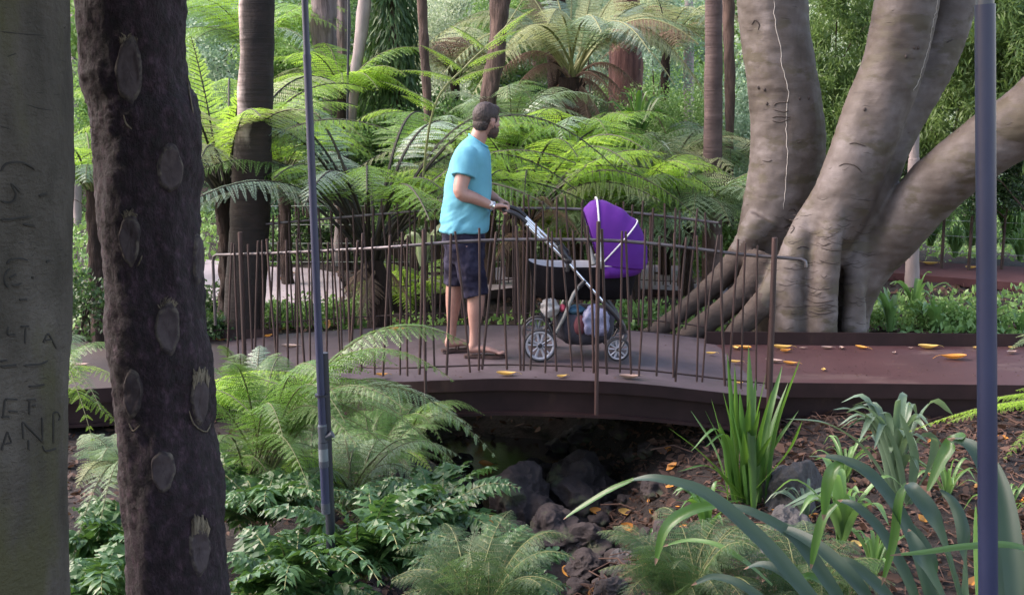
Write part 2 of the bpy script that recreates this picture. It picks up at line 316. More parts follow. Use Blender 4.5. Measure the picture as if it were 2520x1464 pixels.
# ------------------------------------------------------------------ foliage generators
def bez(P0, P1, P2, t):
    t = t[:, None]; P0, P1, P2 = (np.array(tuple(p)) for p in (P0, P1, P2))
    r = (1-t)**2*P0 + 2*t*(1-t)*P1 + t*t*P2; T = 2*(1-t)*(P1-P0) + 2*t*(P2-P1)
    return r, T/np.linalg.norm(T, axis=1)[:, None]
def nrm(a): return a/(np.linalg.norm(a, axis=-1, keepdims=True)+1e-9)
def frame(T, roll=0.0):
    S = nrm(np.cross(T, np.array([0, 0, 1.0])) + 1e-6); N = np.cross(S, T)
    c, s = math.cos(roll), math.sin(roll)
    return S*c + N*s, N*c - S*s
def frond(g, P0, P2, W, rng, n=20, m=18, start=.18, arch=.25, droop=.25, plw=.2, roll=0, rr=.006, pw=.42, prof='broad', up=None):
    """bipinnate fern frond from P0 to P2; W the longest side branch"""
    P0 = Vector(P0); P2 = Vector(P2); L = (P2-P0).length
    P1 = Vector(up) if up is not None else P0.lerp(P2, .42) + Vector((0, 0, arch*L*2))
    t = start + (1-start)*(np.linspace(0, 1, n)**.93)*.985
    r, T = bez(P0, P1, P2, t); S, N = frame(T, roll)
    s = (t-start)/(1-start)
    pr = np.minimum(1, .45+2.4*s)*(1-s)**.72 if prof == 'broad' else np.minimum(1, .5+1.2*s)*(1-s)**1.0
    pr = pr + .03
    for side in (-1, 1):
        a = .18 + .5*s + rng.normal(0, .05, n)
        Lp = W*pr*rng.uniform(.88, 1.08, n)
        D = nrm(side*S*np.cos(a)[:, None] + T*np.sin(a)[:, None] - N*.12 + rng.normal(0, .05, (n, 3)))
        q = (np.arange(m)+.6)/m; Q = q[None, :, None]
        C = r[:, None, :] + D[:, None, :]*Lp[:, None, None]*Q - N[:, None, :]*(droop*Lp)[:, None, None]*Q**2
        C[..., 2] -= (droop*.5*Lp)[:, None]*q[None, :]**2
        Dd = nrm(D[:, None, :] - N[:, None, :]*2*droop*Q); E = nrm(T[:, None, :] - (T[:, None, :]*Dd).sum(-1, keepdims=True)*Dd)
        Nn = np.cross(Dd, E)
        ll = plw*W*(.25+.75*pr[:, None])*(1-.82*q[None, :]**1.3)*rng.uniform(.85, 1.1, (n, m)); wd = Lp[:, None]/m*pw*np.ones((1, m))
        for sg in (-1, 1):
            dr = nrm(sg*E*.95 + Dd*.34 - Nn*rng.uniform(-.1, .3, (n, m, 1)))
            l = ll[..., None]; wv = Dd*wd[..., None]
            tip = C + dr*l - np.array([0, 0, .12])*l
            V = np.stack([C, C + dr*l*.4 + wv, tip + wv*.3, C + dr*l*.4 - wv], axis=2).reshape(-1, 3)
            g.add(V, np.arange(len(V)).reshape(-1, 4), 0)
        # branch ribs
        e = r + D*Lp[:, None]*.96 - N*(droop*Lp)[:, None]; e[:, 2] -= droop*.5*Lp
        mid = r + D*Lp[:, None]*.5 - N*(droop*Lp)[:, None]*.25; mid[:, 2] -= droop*.125*Lp
        wv = T*rr*.35
        V = np.stack([r-wv, r+wv, mid+wv*.7, mid-wv*.7, e], axis=1).reshape(-1, 3); b = np.arange(n)[:, None]*5
        g.add(V, b+np.array([[0, 1, 2, 3]]), 1); g.add(np.zeros((0, 3)), np.zeros((0, 4), int))
        g.n -= 0
    tt = np.linspace(0, 1, 16); rc, _ = bez(P0, P1, P2, tt)
    tube(g, rc, list(rr*(1.25-.95*tt)), 5, 1, cap=False)
def leaflet_frond(g, P0, P2, W, rng, n=14, arch=.2, lw=.2, start=.12, droop=.3, rr=.004, wave=.12, roll=0):
    """pinnate frond with broad wavy glossy leaflets"""
    P0 = Vector(P0); P2 = Vector(P2); L = (P2-P0).length; P1 = P0.lerp(P2, .45) + Vector((0, 0, arch*L*2))
    t = start + (1-start)*np.linspace(0, 1, n)*.97; r, T = bez(P0, P1, P2, t); S, N = frame(T, roll); s = (t-start)/(1-start)
    pr = np.minimum(1, .6+1.5*s)*(1-s)**.55+.05; K = 6
    for side in (-1, 1):
        a = .25+.5*s+rng.normal(0, .12, n); Lp = W*pr*rng.uniform(.8, 1.12, n)
        D = nrm(side*S*np.cos(a)[:, None]+T*np.sin(a)[:, None]-N*rng.uniform(-.1, .25, (n, 1))); E = nrm(T-(T*D).sum(-1, keepdims=True)*D); Nn = np.cross(D, E)
        Nn *= np.sign(Nn[:, 2:3]+1e-9)
        q = np.linspace(0, 1, K); hw = np.sin(np.pi*np.clip(q, .04, 1)**.62)*.5+.01
        rows = []
        dr = droop*rng.uniform(.5, 1.5, n)
        for j in range(K):
            c = r+D*(Lp*q[j])[:, None]-np.array([0, 0, 1.0])*(dr*Lp*q[j]**2)[:, None]+E*(Lp*.12*q[j]**2)[:, None]
            wv = (Lp*lw*2*hw[j])[:, None]*E; f = (Lp*lw*rng.normal(.25, wave*2.5, n)*hw[j]*2)[:, None]*Nn; f2 = (Lp*lw*rng.normal(.25, wave*2.5, n)*hw[j]*2)[:, None]*Nn
            rows += [c+wv+f, c, c-wv+f2]
        V = np.stack(rows, axis=1).reshape(-1, 3); b = (np.arange(n)*K*3)[:, None]
        for j in range(K-1):
            k = j*3; g.add(V if j == 0 else np.zeros((0, 3)), (b+np.array([[k, k+1, k+4, k+3]]))-(0 if j == 0 else n*K*3), 0)
            g.add(np.zeros((0, 3)), (b+np.array([[k+1, k+2, k+5, k+4]]))-n*K*3, 0)
    tt = np.linspace(0, 1, 12); rc, _ = bez(P0, P1, P2, tt); tube(g, rc, list(rr*(1.2-.9*tt)), 5, 1, cap=False)
def strap(g, pts, w, rng, fold=.25, rows=16, taper=.8, twist=0, mi=0, roll=0, tip=0):
    """long strap leaf through points, width w, folded along its midrib"""
    C = spline(pts, rows); T = nrm(np.gradient(C, axis=0)); S, N = frame(T, 0)
    for i in range(1, rows):                        # keep the blade from flipping over at the bend
        if np.dot(S[i], S[i-1]) < 0: S[i] *= -1; N[i] *= -1
    q = np.linspace(0, 1, rows); hw = w*.5*np.minimum(1, .6+1.5*q)*(1-np.clip((q-.35)/.65, 0, 1)**2.2)**taper+.0005
    ang = roll+twist*q
    S2 = S*np.cos(ang)[:, None]+N*np.sin(ang)[:, None]; N2 = N*np.cos(ang)[:, None]-S*np.sin(ang)[:, None]
    wob = rng.normal(0, .03, rows)
    V = np.stack([C+S2*hw[:, None]+N2*(hw*(fold+wob))[:, None], C+S2*hw[:, None]*.5+N2*(hw*fold*.35)[:, None], C, C-S2*hw[:, None]*.5+N2*(hw*fold*.35)[:, None], C-S2*hw[:, None]+N2*(hw*(fold-wob))[:, None]], axis=1).reshape(-1, 3)
    Q = [(5*i+k, 5*i+k+1, 5*i+k+6, 5*i+k+5) for i in range(rows-1) for k in range(4)]
    if tip: g.add(V, Q[:-4*tip], mi); g.add(np.zeros((0, 3)), np.array(Q[-4*tip:])-len(V), 1)
    else: g.add(V, Q, mi)
def leaf_cloud(rng, n, clumps, leaf, ratio, rad=(1, 1, 1), hang=0., spread=.28, fill=.55):
    """leaf-sized faces in clumps spread through an ellipsoid"""
    d = nrm(rng.normal(0, 1, (clumps, 3))); c = d*(fill+(1-fill)*rng.random((clumps, 1)))*np.array(rad)
    i = rng.integers(0, clumps, n); p = c[i]+rng.normal(0, spread, (n, 3))*rng.uniform(.35, 1, clumps)[i][:, None]
    a = nrm(rng.normal(0, 1, (n, 3))+d[i]*.6+np.array([0, 0, -hang])); b = nrm(np.cross(a, rng.normal(0, 1, (n, 3))))
    l = leaf*rng.uniform(.6, 1.25, (n, 1)); wv = b*l*ratio
    nn = np.cross(a, b)
    V = np.stack([p, p+a*l*.45+wv+nn*l*.08, p+a*l, p+a*l*.45-wv+nn*l*.08], axis=1).reshape(-1, 3)
    return V, np.arange(len(V)).reshape(-1, 4)
def trunk_mesh(pts, rad, n=20, rows=40, amp=.02, scale=6, seed=0, stretch=(1, 1, .4), flare=0):
    C = spline(pts, rows); rr = np.interp(np.linspace(0, 1, rows), np.linspace(0, 1, len(rad)), rad)
    if flare: rr = rr*(1+flare*np.exp(-np.linspace(0, 1, rows)*14))
    g = Geo(); tube(g, C, list(rr), n, 0); me = g.mesh('trunk'); wobble(me, amp, scale, seed, stretch); return me
# ------------------------------------------------------------------ terrain
def sstep(a, b, x): t = np.clip((x-a)/(b-a), 0, 1); return t*t*(3-2*t)
def ground_h(x, y):
    x = np.asarray(x, float); y = np.asarray(y, float)
    h = -.10 - .36*sstep(2.2, 4.8, y) + .25*sstep(9.2, 10.2, y) + .06*sstep(13, 20, y)
    h = h + .55*sstep(18, 45, y)
    h = h + .16*sstep(1.0, 4.0, x)*sstep(5, 8, y)*(1-sstep(9.3, 9.8, y))
    xc = np.interp(y, [3, 5, 6.5, 8, 9.5, 11.5], [-1.6, -.6, .05, .14, -.1, -.6])
    dep = np.interp(y, [2.5, 4.5, 6.5, 9.5, 11, 12.5], [0, .32, .64, .66, .4, 0])
    h = h - dep*np.exp(-np.abs((x-xc)/.80)**3.2)
    h = h + .03*np.sin(x*2.1+y*1.3)+.02*np.sin(x*5.3-y*3.7)
    return h
gx = np.concatenate([np.linspace(-90, -8, 22), np.linspace(-7.6, 7.6, 150), np.linspace(8, 90, 22)])
gy = np.concatenate([np.linspace(-20, 1.5, 10), np.linspace(2, 14, 140), np.linspace(14.5, 40, 40), np.linspace(44, 160, 14)])
X, Y = np.meshgrid(gx, gy); H = ground_h(X, Y)
g = Geo(); nx, ny = len(gx), len(gy)
idx = np.arange(nx*ny).reshape(ny, nx)
g.add(np.stack([X, Y, H], -1).reshape(-1, 3), np.stack([idx[:-1, :-1], idx[:-1, 1:], idx[1:, 1:], idx[1:, :-1]], -1).reshape(-1, 4))
tag(g.build('ground', M['soil']), kind='structure')
g = Geo(); box(g, (-2.6, 4.2, -1.2), (1.3, 12.2, -.965)); tag(g.build('water', M['water'], smooth=False), kind='structure')
def gz(x, y): return float(ground_h(x, y))
def on_ground(u, v):                                # where the sight line through (u, v) meets the soil
    d = ray(u, v); t = 2.0
    while t < 40:
        p = CAMP0+d*t
        if p.z <= max(gz(p.x, p.y), -.96): return p
        t += .02
    return p
# leaf litter: nobody could count it
rng = np.random.default_rng(5)
def litter(n, x0, x1, y0, y1, size, lift=.012):
    x = rng.uniform(x0, x1, n); y = rng.uniform(y0, y1, n); z = ground_h(x, y)+lift
    p = np.stack([x, y, z], -1); a = nrm(np.stack([rng.normal(0, 1, n), rng.normal(0, 1, n), rng.normal(0, .35, n)], -1))
    b = nrm(np.cross(a, nrm(rng.normal(0, .55, (n, 3))+np.array([0, 0, 1])))); l = size*rng.uniform(.5, 1.4, (n, 1)); wv = b*l*rng.uniform(.14, .32, (n, 1)); u = np.array([0, 0, 1.0])*l
    cu = rng.uniform(-.1, .25, (n, 1))
    V = np.stack([p, p+a*l*.33+wv+u*cu, p+a*l*.4, p+a*l*.33-wv+u*cu, p+a*l+u*cu*.8, p+a*l*.72+wv*.8+u*cu, p+a*l*.72-wv*.8+u*cu], 1).reshape(-1, 3)
    b = np.arange(n)[:, None]*7
    return V, np.concatenate([b+np.array([[0, 2, 1, 1]]), b+np.array([[0, 3, 2, 2]])]), b
def litter_geo(args):
    g = Geo()
    for A in args:
        V, _, b = litter(*A)
        g.add(V, b+np.array([[0, 3, 2, 1]]))
        g.add(np.zeros((0, 3)), (b+np.array([[1, 2, 4, 5]]))-len(V)); g.add(np.zeros((0, 3)), (b+np.array([[2, 3, 6, 4]]))-len(V))
    return g
tag(litter_geo([(9000, -1, 5, 4.2, 9, .042), (6500, -1, 5, 4.2, 9, .068), (4500, -5, 0, 4, 9, .055), (5500, -6, 6, 9, 14, .08)]).build('leaf_litter', M['dead_leaf'], smooth=False), 'brown dead leaves and bark scraps covering the soil', 'leaf litter', kind='stuff')
tag(litter_geo([(90, .3, 4, 4.6, 8, .075, .02), (60, -3, 4, 9.4, 12, .11, .03)]).build('coloured_leaf_litter', M['orange'], smooth=False), 'scattered orange leaves on the dark soil', 'leaf litter', kind='stuff')
g = Geo()
for k in range(900):
    x, y = rng.uniform(-1, 4.5), rng.uniform(4.5, 8.2); a = rng.uniform(0, 6.28); l = rng.uniform(.06, .3); z = gz(x, y)+.02
    tube(g, [(x, y, z), (x+math.cos(a)*l*.5, y+math.sin(a)*l*.5, z+rng.uniform(0, .03)), (x+math.cos(a+.3)*l, y+math.sin(a+.3)*l, z)], rng.uniform(.002, .005), 5)
tag(g.build('twig_litter', M['dead_leaf']), 'thin brown twigs strewn on the soil below the bridge', 'twigs', kind='stuff')
# ------------------------------------------------------------------ bridge, platforms, far boardwalks
NEAR = [(560, 898, -.17), (700, 917, -.13), (930, 939, -.055), (1100, 936, -.012), (1250, 932, 0), (1460, 938, -.002), (1600, 947, -.03), (1790, 968, -.10), (1925, 982, -.125)]
FAR = [(560, 832, -.17), (679, 823, -.13), (951, 806, -.05), (1080, 802, -.012), (1210, 800, 0), (1400, 804, -.004), (1543, 813, -.035), (1660, 824, -.085), (1760, 838, -.125)]
NB = 90
near = spline([gp(*p) for p in NEAR], NB); far = spline([gp(*p) for p in FAR], NB)
g = Geo()
V = np.stack([near, far, near-[0, 0, .035], far-[0, 0, .035]], 1).reshape(-1, 3)
Q = []
for i in range(NB-1):
    a = 4*i; Q += [(a, a+4, a+5, a+1), (a+2, a+3, a+7, a+6), (a, a+2, a+6, a+4), (a+1, a+5, a+7, a+3)]
g.add(V, Q)
bridge = empty('footbridge', tuple(near[NB//2]*np.array([1, 1, 1])-np.array([0, 0, .25])))
tag(bridge, 'low arched steel footbridge with a purplish brown deck over the gully', 'bridge')
g.build('bridge_deck', M['deck'], bridge, smooth=False)
def offset_line(L, d):
    T = np.gradient(L, axis=0); N = np.stack([T[:, 1], -T[:, 0], 0*T[:, 0]], -1); N /= np.linalg.norm(N, axis=1)[:, None]
    return L+N*d
def fascia(L, prof, name, mat, parent):
    """sweep a closed cross-section (out, z) along a line"""
    g = Geo(); RR = []
    n0 = offset_line(L, 1)-L
    for p, n in zip(L, n0): RR.append([p+n*a+np.array([0, 0, z]) for a, z in prof])
    rings(g, RR); return g.build(name, mat, parent, smooth=False)
for L, sgn in ((near, 1), (far, -1)):
    fascia(L, [(0.001*sgn, .004), (.016*sgn, .004), (.016*sgn, -.075), (.001*sgn, -.075)][::1], 'deck_edge', M['steel'], bridge)
    fascia(L, [(-.045*sgn, -.036), (-.035*sgn, -.036), (-.035*sgn, -.225), (.018*sgn, -.225), (.018*sgn, -.245), (-.10*sgn, -.245), (-.10*sgn, -.225), (-.045*sgn, -.225)], 'edge_beam', M['steel'], bridge)
# right platform (straight) with its rear kerb
def slab(name, cs, zt, mat, label, cat, beam=.26, kerb=None, edge=M['steel']):
    """cs: near-left, near-right, far-right, far-left (x, y)"""
    (ax, ay), (bx, by), (cx, cy_), (dx, dy) = cs
    o = empty(name, ((ax+cx)/2, (ay+cy_)/2, zt-beam)); tag(o, label, cat)
    g = Geo(); V = [(x, y, z) for z in (zt-.03, zt) for x, y in cs]
    g.add(V, [(3, 2, 1, 0), (4, 5, 6, 7), (0, 1, 5, 4), (1, 2, 6, 5), (2, 3, 7, 6), (3, 0, 4, 7)]); g.build('deck_plate', mat, o, smooth=False)
    L = np.linspace((ax, ay, zt), (bx, by, zt), 12)
    fascia(L, [(.002, .003), (.014, .003), (.014, -.10), (.002, -.10)], 'deck_edge', edge, o)
    fascia(L, [(-.05, -.033), (-.04, -.033), (-.04, -beam+.02), (.012, -beam+.02), (.012, -beam), (-.12, -beam), (-.12, -beam+.02), (-.05, -beam+.02)], 'edge_beam', edge, o)
    if kerb:
        L = np.linspace((dx, dy, zt), (cx, cy_, zt), 12)
        fascia(L, [(-.004, -.05), (-.004, kerb), (.010, kerb), (.010, -.05)], 'kerb', edge, o)
        fascia(L, [(-.035, -beam), (-.035, -.033), (-.02, -.033), (-.02, -beam)], 'rear_beam', edge, o)
    return o
xy = lambda p: (p.x, p.y)
zr = -.121
a, b = gp(1860, 941, zr), gp(2520, 948, zr); c, d = gp(2520, 853, zr), gp(1735, 847, zr)
ex = lambda p, q, s: (p.x+(q.x-p.x)*s, p.y+(q.y-p.y)*s)
slab('boardwalk_platform', [xy(a), ex(a, b, 3.2), ex(d, c, 3.2), xy(d)], zr, M['platform'], 'rust brown boardwalk platform with a low kerb beside the big fig trunks', 'boardwalk', .27, .105)
zl = -.172
a, b, c, d = gp(-300, 985, zl), gp(720, 930, zl), gp(684, 838, zl), gp(-300, 842, zl)
mesh_mat, t, p, o_ = nodes('diamond_grating')
vor = t.nodes.new('ShaderNodeTexChecker'); vor.inputs['Scale'].default_value = 70; tc = t.nodes.new('ShaderNodeTexCoord'); mp = t.nodes.new('ShaderNodeMapping'); mp.inputs['Rotation'].default_value = (0, 0, .785)
t.links.new(tc.outputs['Object'], mp.inputs[0]); t.links.new(mp.outputs[0], vor.inputs[0]); vor.inputs[1].default_value = (.012, .009, .010, 1); vor.inputs[2].default_value = (.07, .05, .05, 1)
t.links.new(vor.outputs[0], p.inputs['Base Color']); bump(t, vor.outputs[1], .5, .004, p); p.inputs['Roughness'].default_value = .7
slab('boardwalk_platform', [xy(a), xy(b), xy(c), xy(d)], zl, mesh_mat, 'dark anti-slip mesh boardwalk with a kerb at the foot of the dark palm trunk', 'boardwalk', .27, .10)
# far boardwalks
def far_walk(pts, label, zt, th, mat, beamcol=M['steel']):
    """pts near line and far line pixels at height zt"""
    N_ = [gp(u, v, zt) for u, v in pts[0]]; F_ = [gp(u, v, zt) for u, v in pts[1]]
    n = 24; A = spline(N_, n); B = spline(F_, n); g = Geo()
    V = np.stack([A, B, A-[0, 0, .03], B-[0, 0, .03]], 1).reshape(-1, 3); Q = []
    for i in range(n-1):
        a = 4*i; Q += [(a, a+4, a+5, a+1), (a+2, a+3, a+7, a+6), (a, a+2, a+6, a+4), (a+1, a+5, a+7, a+3)]
    g.add(V, Q); g.add(V[:4], [(0, 1, 3, 2)]); g.add(V[-4:], [(0, 2, 3, 1)])
    o = empty('boardwalk', tuple(A[n//2]-np.array([0, 0, th]))); tag(o, label, 'boardwalk')
    g.build('deck_plate', mat, o, smooth=False)
    fascia(A, [(.002, .003), (.014, .003), (.014, -.09), (.002, -.09)], 'deck_edge', beamcol, o)
    fascia(A, [(-.06, -.033), (-.05, -.033), (-.05, -th), (-.06, -th)], 'edge_beam', beamcol, o)
    return o, A, B
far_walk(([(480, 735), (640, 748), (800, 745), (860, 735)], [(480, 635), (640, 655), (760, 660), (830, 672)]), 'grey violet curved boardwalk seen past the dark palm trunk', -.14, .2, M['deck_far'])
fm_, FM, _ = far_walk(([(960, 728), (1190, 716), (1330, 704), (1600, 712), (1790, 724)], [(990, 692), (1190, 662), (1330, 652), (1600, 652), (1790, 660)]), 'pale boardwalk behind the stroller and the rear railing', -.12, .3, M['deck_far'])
fw, A_, B_ = far_walk(([(2120, 668), (2200, 672), (2350, 684), (2520, 697), (2800, 716)], [(2120, 636), (2240, 638), (2350, 648), (2520, 657), (2800, 670)]), 'rust brown boardwalk with steel beams behind the fig tree and wire fence', -.10, .30, M['platform_far'], M['platform_far'])
r = np.random.default_rng(17)
def debris(g, A, B, z, n, lo=.03, hi=.97):
    for k in range(n):
        i = int(r.integers(0, len(A)-1)); q = r.beta(.7, .7)*(hi-lo)+lo; p = A[i]+(B[i]-A[i])*q; p = Vector((p[0]+r.normal(0, .05), p[1], p[2]+z)); l = r.uniform(.006, .03); a = r.uniform(0, 6.28); d = Vector((math.cos(a), math.sin(a), 0)); e = Vector((-d.y, d.x, 0))
        g.add([p, p+d*l*.5+e*l*r.uniform(.08, .35)+Vector((0, 0, .003)), p+d*l+Vector((0, 0, .002)), p+d*l*.5-e*l*.2], [(0, 1, 2, 3)])
g = Geo(); debris(g, near, far, .003, 260); A_ = np.linspace((1.6, 8.2, zr), (4.9, 8.2, zr), 60); debris(g, A_, A_+np.array([0, 1.15, 0]), .004, 330)
tag(g.build('deck_debris', M['dead_leaf'], smooth=False), 'tiny brown scraps and bud scales scattered over the decks', 'leaf scraps', kind='stuff')
# ------------------------------------------------------------------ railings
rng = np.random.default_rng(11)
def railing(name, label, rail_px, base_line, off, v_lo, spacing, seed, hooks, posts, height=.94):
    """reed-like railing: handrail through rail points, bars of varied lean between"""
    rng = np.random.default_rng(seed)
    L = offset_line(base_line, off)
    us = np.array([1260+F_PX*(p[0]/(CT*p[1]+ST*(CAM_Z-p[2]))) for p in L])     # picture x only to pick the stretch of edge
    i0, i1 = np.searchsorted(us, rail_px[0]), np.searchsorted(us, rail_px[1]); i1 = min(i1, len(L)-1)
    seg = L[max(i0-1, 0):i1+1]; s = np.concatenate([[0], np.cumsum(np.linalg.norm(np.diff(seg[:, :2], axis=0), axis=1))])
    P = lambda q: np.array([np.interp(q, s, seg[:, k]) for k in range(3)])
    root = empty(name, tuple(P(s[-1]/2))); tag(root, label, 'railing')
    T = lambda q: nrm(P(min(q+.05, s[-1]))-P(max(q-.05, 0)))
    dip = (lambda q: .085*(1-q/s[-1])**2.2) if hooks else (lambda q: .03*(1-q/s[-1])**2)
    top = [P(q)+np.array([0, 0, height-dip(q)]) for q in np.linspace(0, s[-1], 40)]
    if hooks: 
        e = top[0]; d0 = T(0); top = [e-d0*.17-[0, 0, .55], e-d0*.17-[0, 0, .06], e-d0*.155-[0, 0, .018], e-d0*.12-[0, 0, .004]]+top
        e = top[-1]; d1 = T(s[-1]); top += [e+d1*.12, e+d1*.145-[0, 0, .012], e+d1*.15-[0, 0, .05]]
    g = Geo(); tube(g, top, .0115, 10); g.build('handrail', M['rail'], root)
    lo = [P(q)+np.array([0, 0, v_lo]) for q in np.linspace(s[-1]*(.33 if hooks else 0), s[-1]*.985, 24)]
    g = Geo(); tube(g, lo, .0065, 6); g.build('bottom_rail', M['bar'], root)
    q = .04; k = 0
    while q < s[-1]-.03 and k < 96:
        c = P(q); t_ = T(q); n_ = np.array([t_[1], -t_[0], 0])
        lean = rng.normal(0, .022); lean2 = rng.normal(0, .006); zb = rng.uniform(.045, .075); zt = height-dip(q)+rng.uniform(.055, .115)
        a = c+np.array([0, 0, zb])+n_*.0185+t_*lean*-1; b = c+np.array([0, 0, zt])+n_*(.0185+lean2)+t_*lean
        g = Geo(); m_ = (a+b)/2+t_*rng.normal(0, .006); r = rng.uniform(.0064, .0092)
        tube(g, spline([a, m_, b], 6), r, 6); g.build('bar', M['bar'], root); k += 1
        q += spacing*rng.choice([.62, .85, 1, 1.15, 1.35])
    for u, zt, zb, r in posts:
        qq = np.interp(u, us[max(i0-1, 0):i1+1], s); c = P(qq); t_ = T(qq); n_ = np.array([t_[1], -t_[0], 0])
        g = Geo(); tube(g, [c+n_*.034*np.sign(off)+[0, 0, zb], c+n_*.034*np.sign(off)+[0, 0, zt]], r, 8); g.build('post', M['bar'], root)
    return root
railing('railing', 'near curved railing of rusty reed-like bars in front of the man and stroller', (575, 1905), near, .02, .10, .078, 3, True, [(612, 1.03, -.2, .017), (1050, 1.02, -.21, .010), (1468, 1.06, -.21, .0135), (1893, 1.07, -.22, .019)])
railing('railing', 'rear curved railing of rusty bars behind the man and stroller', (625, 1800), far, -.02, .10, .085, 8, False, [(640, .95, -.2, .012), (960, .95, -.2, .011), (1268, .97, -.2, .012), (1600, .99, -.2, .012)], .975)
railing('railing', 'third railing of thin bars on the pale boardwalk beyond the man', (985, 1700), FM, .02, .10, .12, 21, False, [(1050, .98, -.2, .012), (1330, .98, -.2, .012), (1600, .98, -.2, .012)], .9)
# wire fence behind the fig on the far right
o = empty('wire_fence', tuple(A_[12])); tag(o, 'low fence of five taut steel wires behind the leaning fig limb', 'fence')
zz = [.13, .33, .52, .70, .93]
B2 = offset_line(B_, -.05)
for z in zz:
    g = Geo(); tube(g, [p+np.array([0, 0, z]) for p in B2], .0032, 5); g.build('wire', M['cable'], o)
for i in (5, 14, 23):
    g = Geo(); tube(g, [B2[i]+np.array([0, 0, -.3]), B2[i]+np.array([0, 0, .98])], .02, 8); g.build('post', M['bar'], o)
# a second wire fence behind the middle walk
o = empty('wire_fence', tuple(gp(1100, 690, -.1))); tag(o, 'thin wire fence along the pale boardwalk behind the rear railing', 'fence')
L = [gp(u, 668, -.1) for u in (640, 900, 1200, 1500, 1790)]
for z in (.0, .22, .44, .66):
    g = Geo(); tube(g, [p+Vector((0, .1, z+.1)) for p in L], .004, 5); g.build('wire', M['cable'], o)
for p in L:
    g = Geo(); tube(g, [p+Vector((0, .1, -.2)), p+Vector((0, .1, .8))], .014, 8); g.build('post', M['bar'], o)
# ------------------------------------------------------------------ the big fig
rng = np.random.default_rng(21)
def px_tube(g, rows, n=26, rows_n=36, squash=1.0):
    """rows: (u_left, u_right, v, Y): a round limb filling that width at that distance"""
    P = []; rad = []
    for ul, ur, v, Yd in rows:
        a, b = at(ul, v, Yd), at(ur, v, Yd); P.append((a+b)/2); rad.append((b-a).length/2)
    Q = spline([(*p, r) for p, r in zip(P, rad)], rows_n)
    tube(g, Q[:, :3], [(max(q[3], .01), max(q[3], .01)*squash) for q in Q], n)
g = Geo()
YF = 10.48
px_tube(g, [(1798, 1972, -240, YF+.1), (1815, 1986, 0, YF+.05), (1835, 2004, 150, YF), (1850, 2024, 290, YF), (1846, 2026, 400, YF), (1826, 1994, 520, YF), (1815, 1965, 620, YF), (1830, 1960, 720, YF), (1850, 1960, 800, YF), (1850, 1960, 930, YF)])
# stem B: two fused stems
px_tube(g, [(2190, 2350, -240, 9.95), (2153, 2310, 0, 9.9), (2122, 2270, 160, 9.9), (2060, 2210, 330, 9.85), (1998, 2150, 490, 9.85), (1940, 2080, 620, 9.95), (1910, 2020, 720, 10.0), (1900, 2005, 830, 10.0), (1900, 2000, 920, 10.0)])
px_tube(g, [(2320, 2450, -240, 10.3), (2270, 2402, 0, 10.2), (2215, 2342, 170, 10.15), (2130, 2250, 336, 10.05), (2080, 2190, 480, 9.95), (2050, 2140, 620, 10.0), (2055, 2125, 740, 10.0), (2060, 2125, 850, 10.0), (2060, 2125, 930, 10.0)])
# buttress ribs at the foot
px_tube(g, [(2080, 2130, 340, 9.92), (2042, 2118, 410, 9.82), (2020, 2095, 500, 9.72), (1998, 2075, 620, 9.66), (1985, 2068, 720, 9.64), (1975, 2066, 800, 9.64), (1972, 2062, 900, 9.64)], squash=.8)
px_tube(g, [(2110, 2150, 500, 10.05), (2085, 2150, 590, 9.88), (2074, 2135, 700, 9.74), (2068, 2135, 800, 9.70), (2070, 2138, 900, 9.70)], squash=.8)
px_tube(g, [(2020, 2060, 440, 10.0), (1978, 2040, 500, 9.92), (1938, 2012, 570, 9.86), (1905, 1990, 660, 9.78), (1893, 1985, 760, 9.74), (1885, 1980, 900, 9.74)], squash=.8)
# limb C leaning right
C = [((2760, 60), .27, 9.0), ((2640, 190), .265, 9.2), ((2520, 293), .255, 9.4), ((2400, 378), .25, 9.55), ((2300, 462), .24, 9.7), ((2220, 560), .22, 9.8), ((2140, 660), .18, 9.9), ((2100, 760), .15, 9.92), ((2095, 860), .14, 9.92)]
Q = spline([(*at(u, v, Yd), r) for (u, v), r, Yd in C], 40); tube(g, Q[:, :3], list(Q[:, 3]), 24)
# surface roots running left
for R_ in ([((1880, 540), .16, 10.3), ((1815, 640), .115, 10.3), ((1735, 720), .095, 10.25), ((1650, 790), .08, 10.1), ((1560, 850), .07, 9.95)],
           [((1885, 640), .17, 10.1), ((1835, 715), .12, 10.0), ((1770, 770), .10, 9.92), ((1700, 825), .09, 9.85), ((1640, 880), .07, 9.8)],
           [((1950, 650), .15, 9.9), ((1900, 720), .11, 9.8), ((1850, 775), .095, 9.75), ((1800, 830), .09, 9.72), ((1760, 890), .08, 9.7)]):
    Q = spline([(*at(u, v, Yd), r) for (u, v), r, Yd in R_], 24); tube(g, Q[:, :3], list(Q[:, 3]), 16)
me = fuse(g, 'fig_trunk', .021, 2)
wobble(me, .016, 2.0, 1, (1, 1, .5)); wobble(me, .005, 6, 2, (1, 1, 3.5))
fig = empty('fig_tree', tuple(at(1990, 830, 9.9))); tag(fig, 'huge smooth-barked fig with three stems and spreading roots beside the bridge', 'tree')
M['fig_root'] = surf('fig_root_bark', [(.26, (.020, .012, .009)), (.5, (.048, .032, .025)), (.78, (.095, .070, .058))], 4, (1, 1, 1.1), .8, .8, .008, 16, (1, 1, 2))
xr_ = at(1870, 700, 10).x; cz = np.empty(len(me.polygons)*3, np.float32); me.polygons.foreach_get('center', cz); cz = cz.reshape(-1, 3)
me.polygons.foreach_set('material_index', np.array([1 if (c[0]+.18*mnoise.noise(Vector(c)*4)+.05*mnoise.noise(Vector(c)*18) < xr_ and c[2] < .62+.2*mnoise.noise(Vector(c)*5)) else 0 for c in cz.tolist()], np.int32))
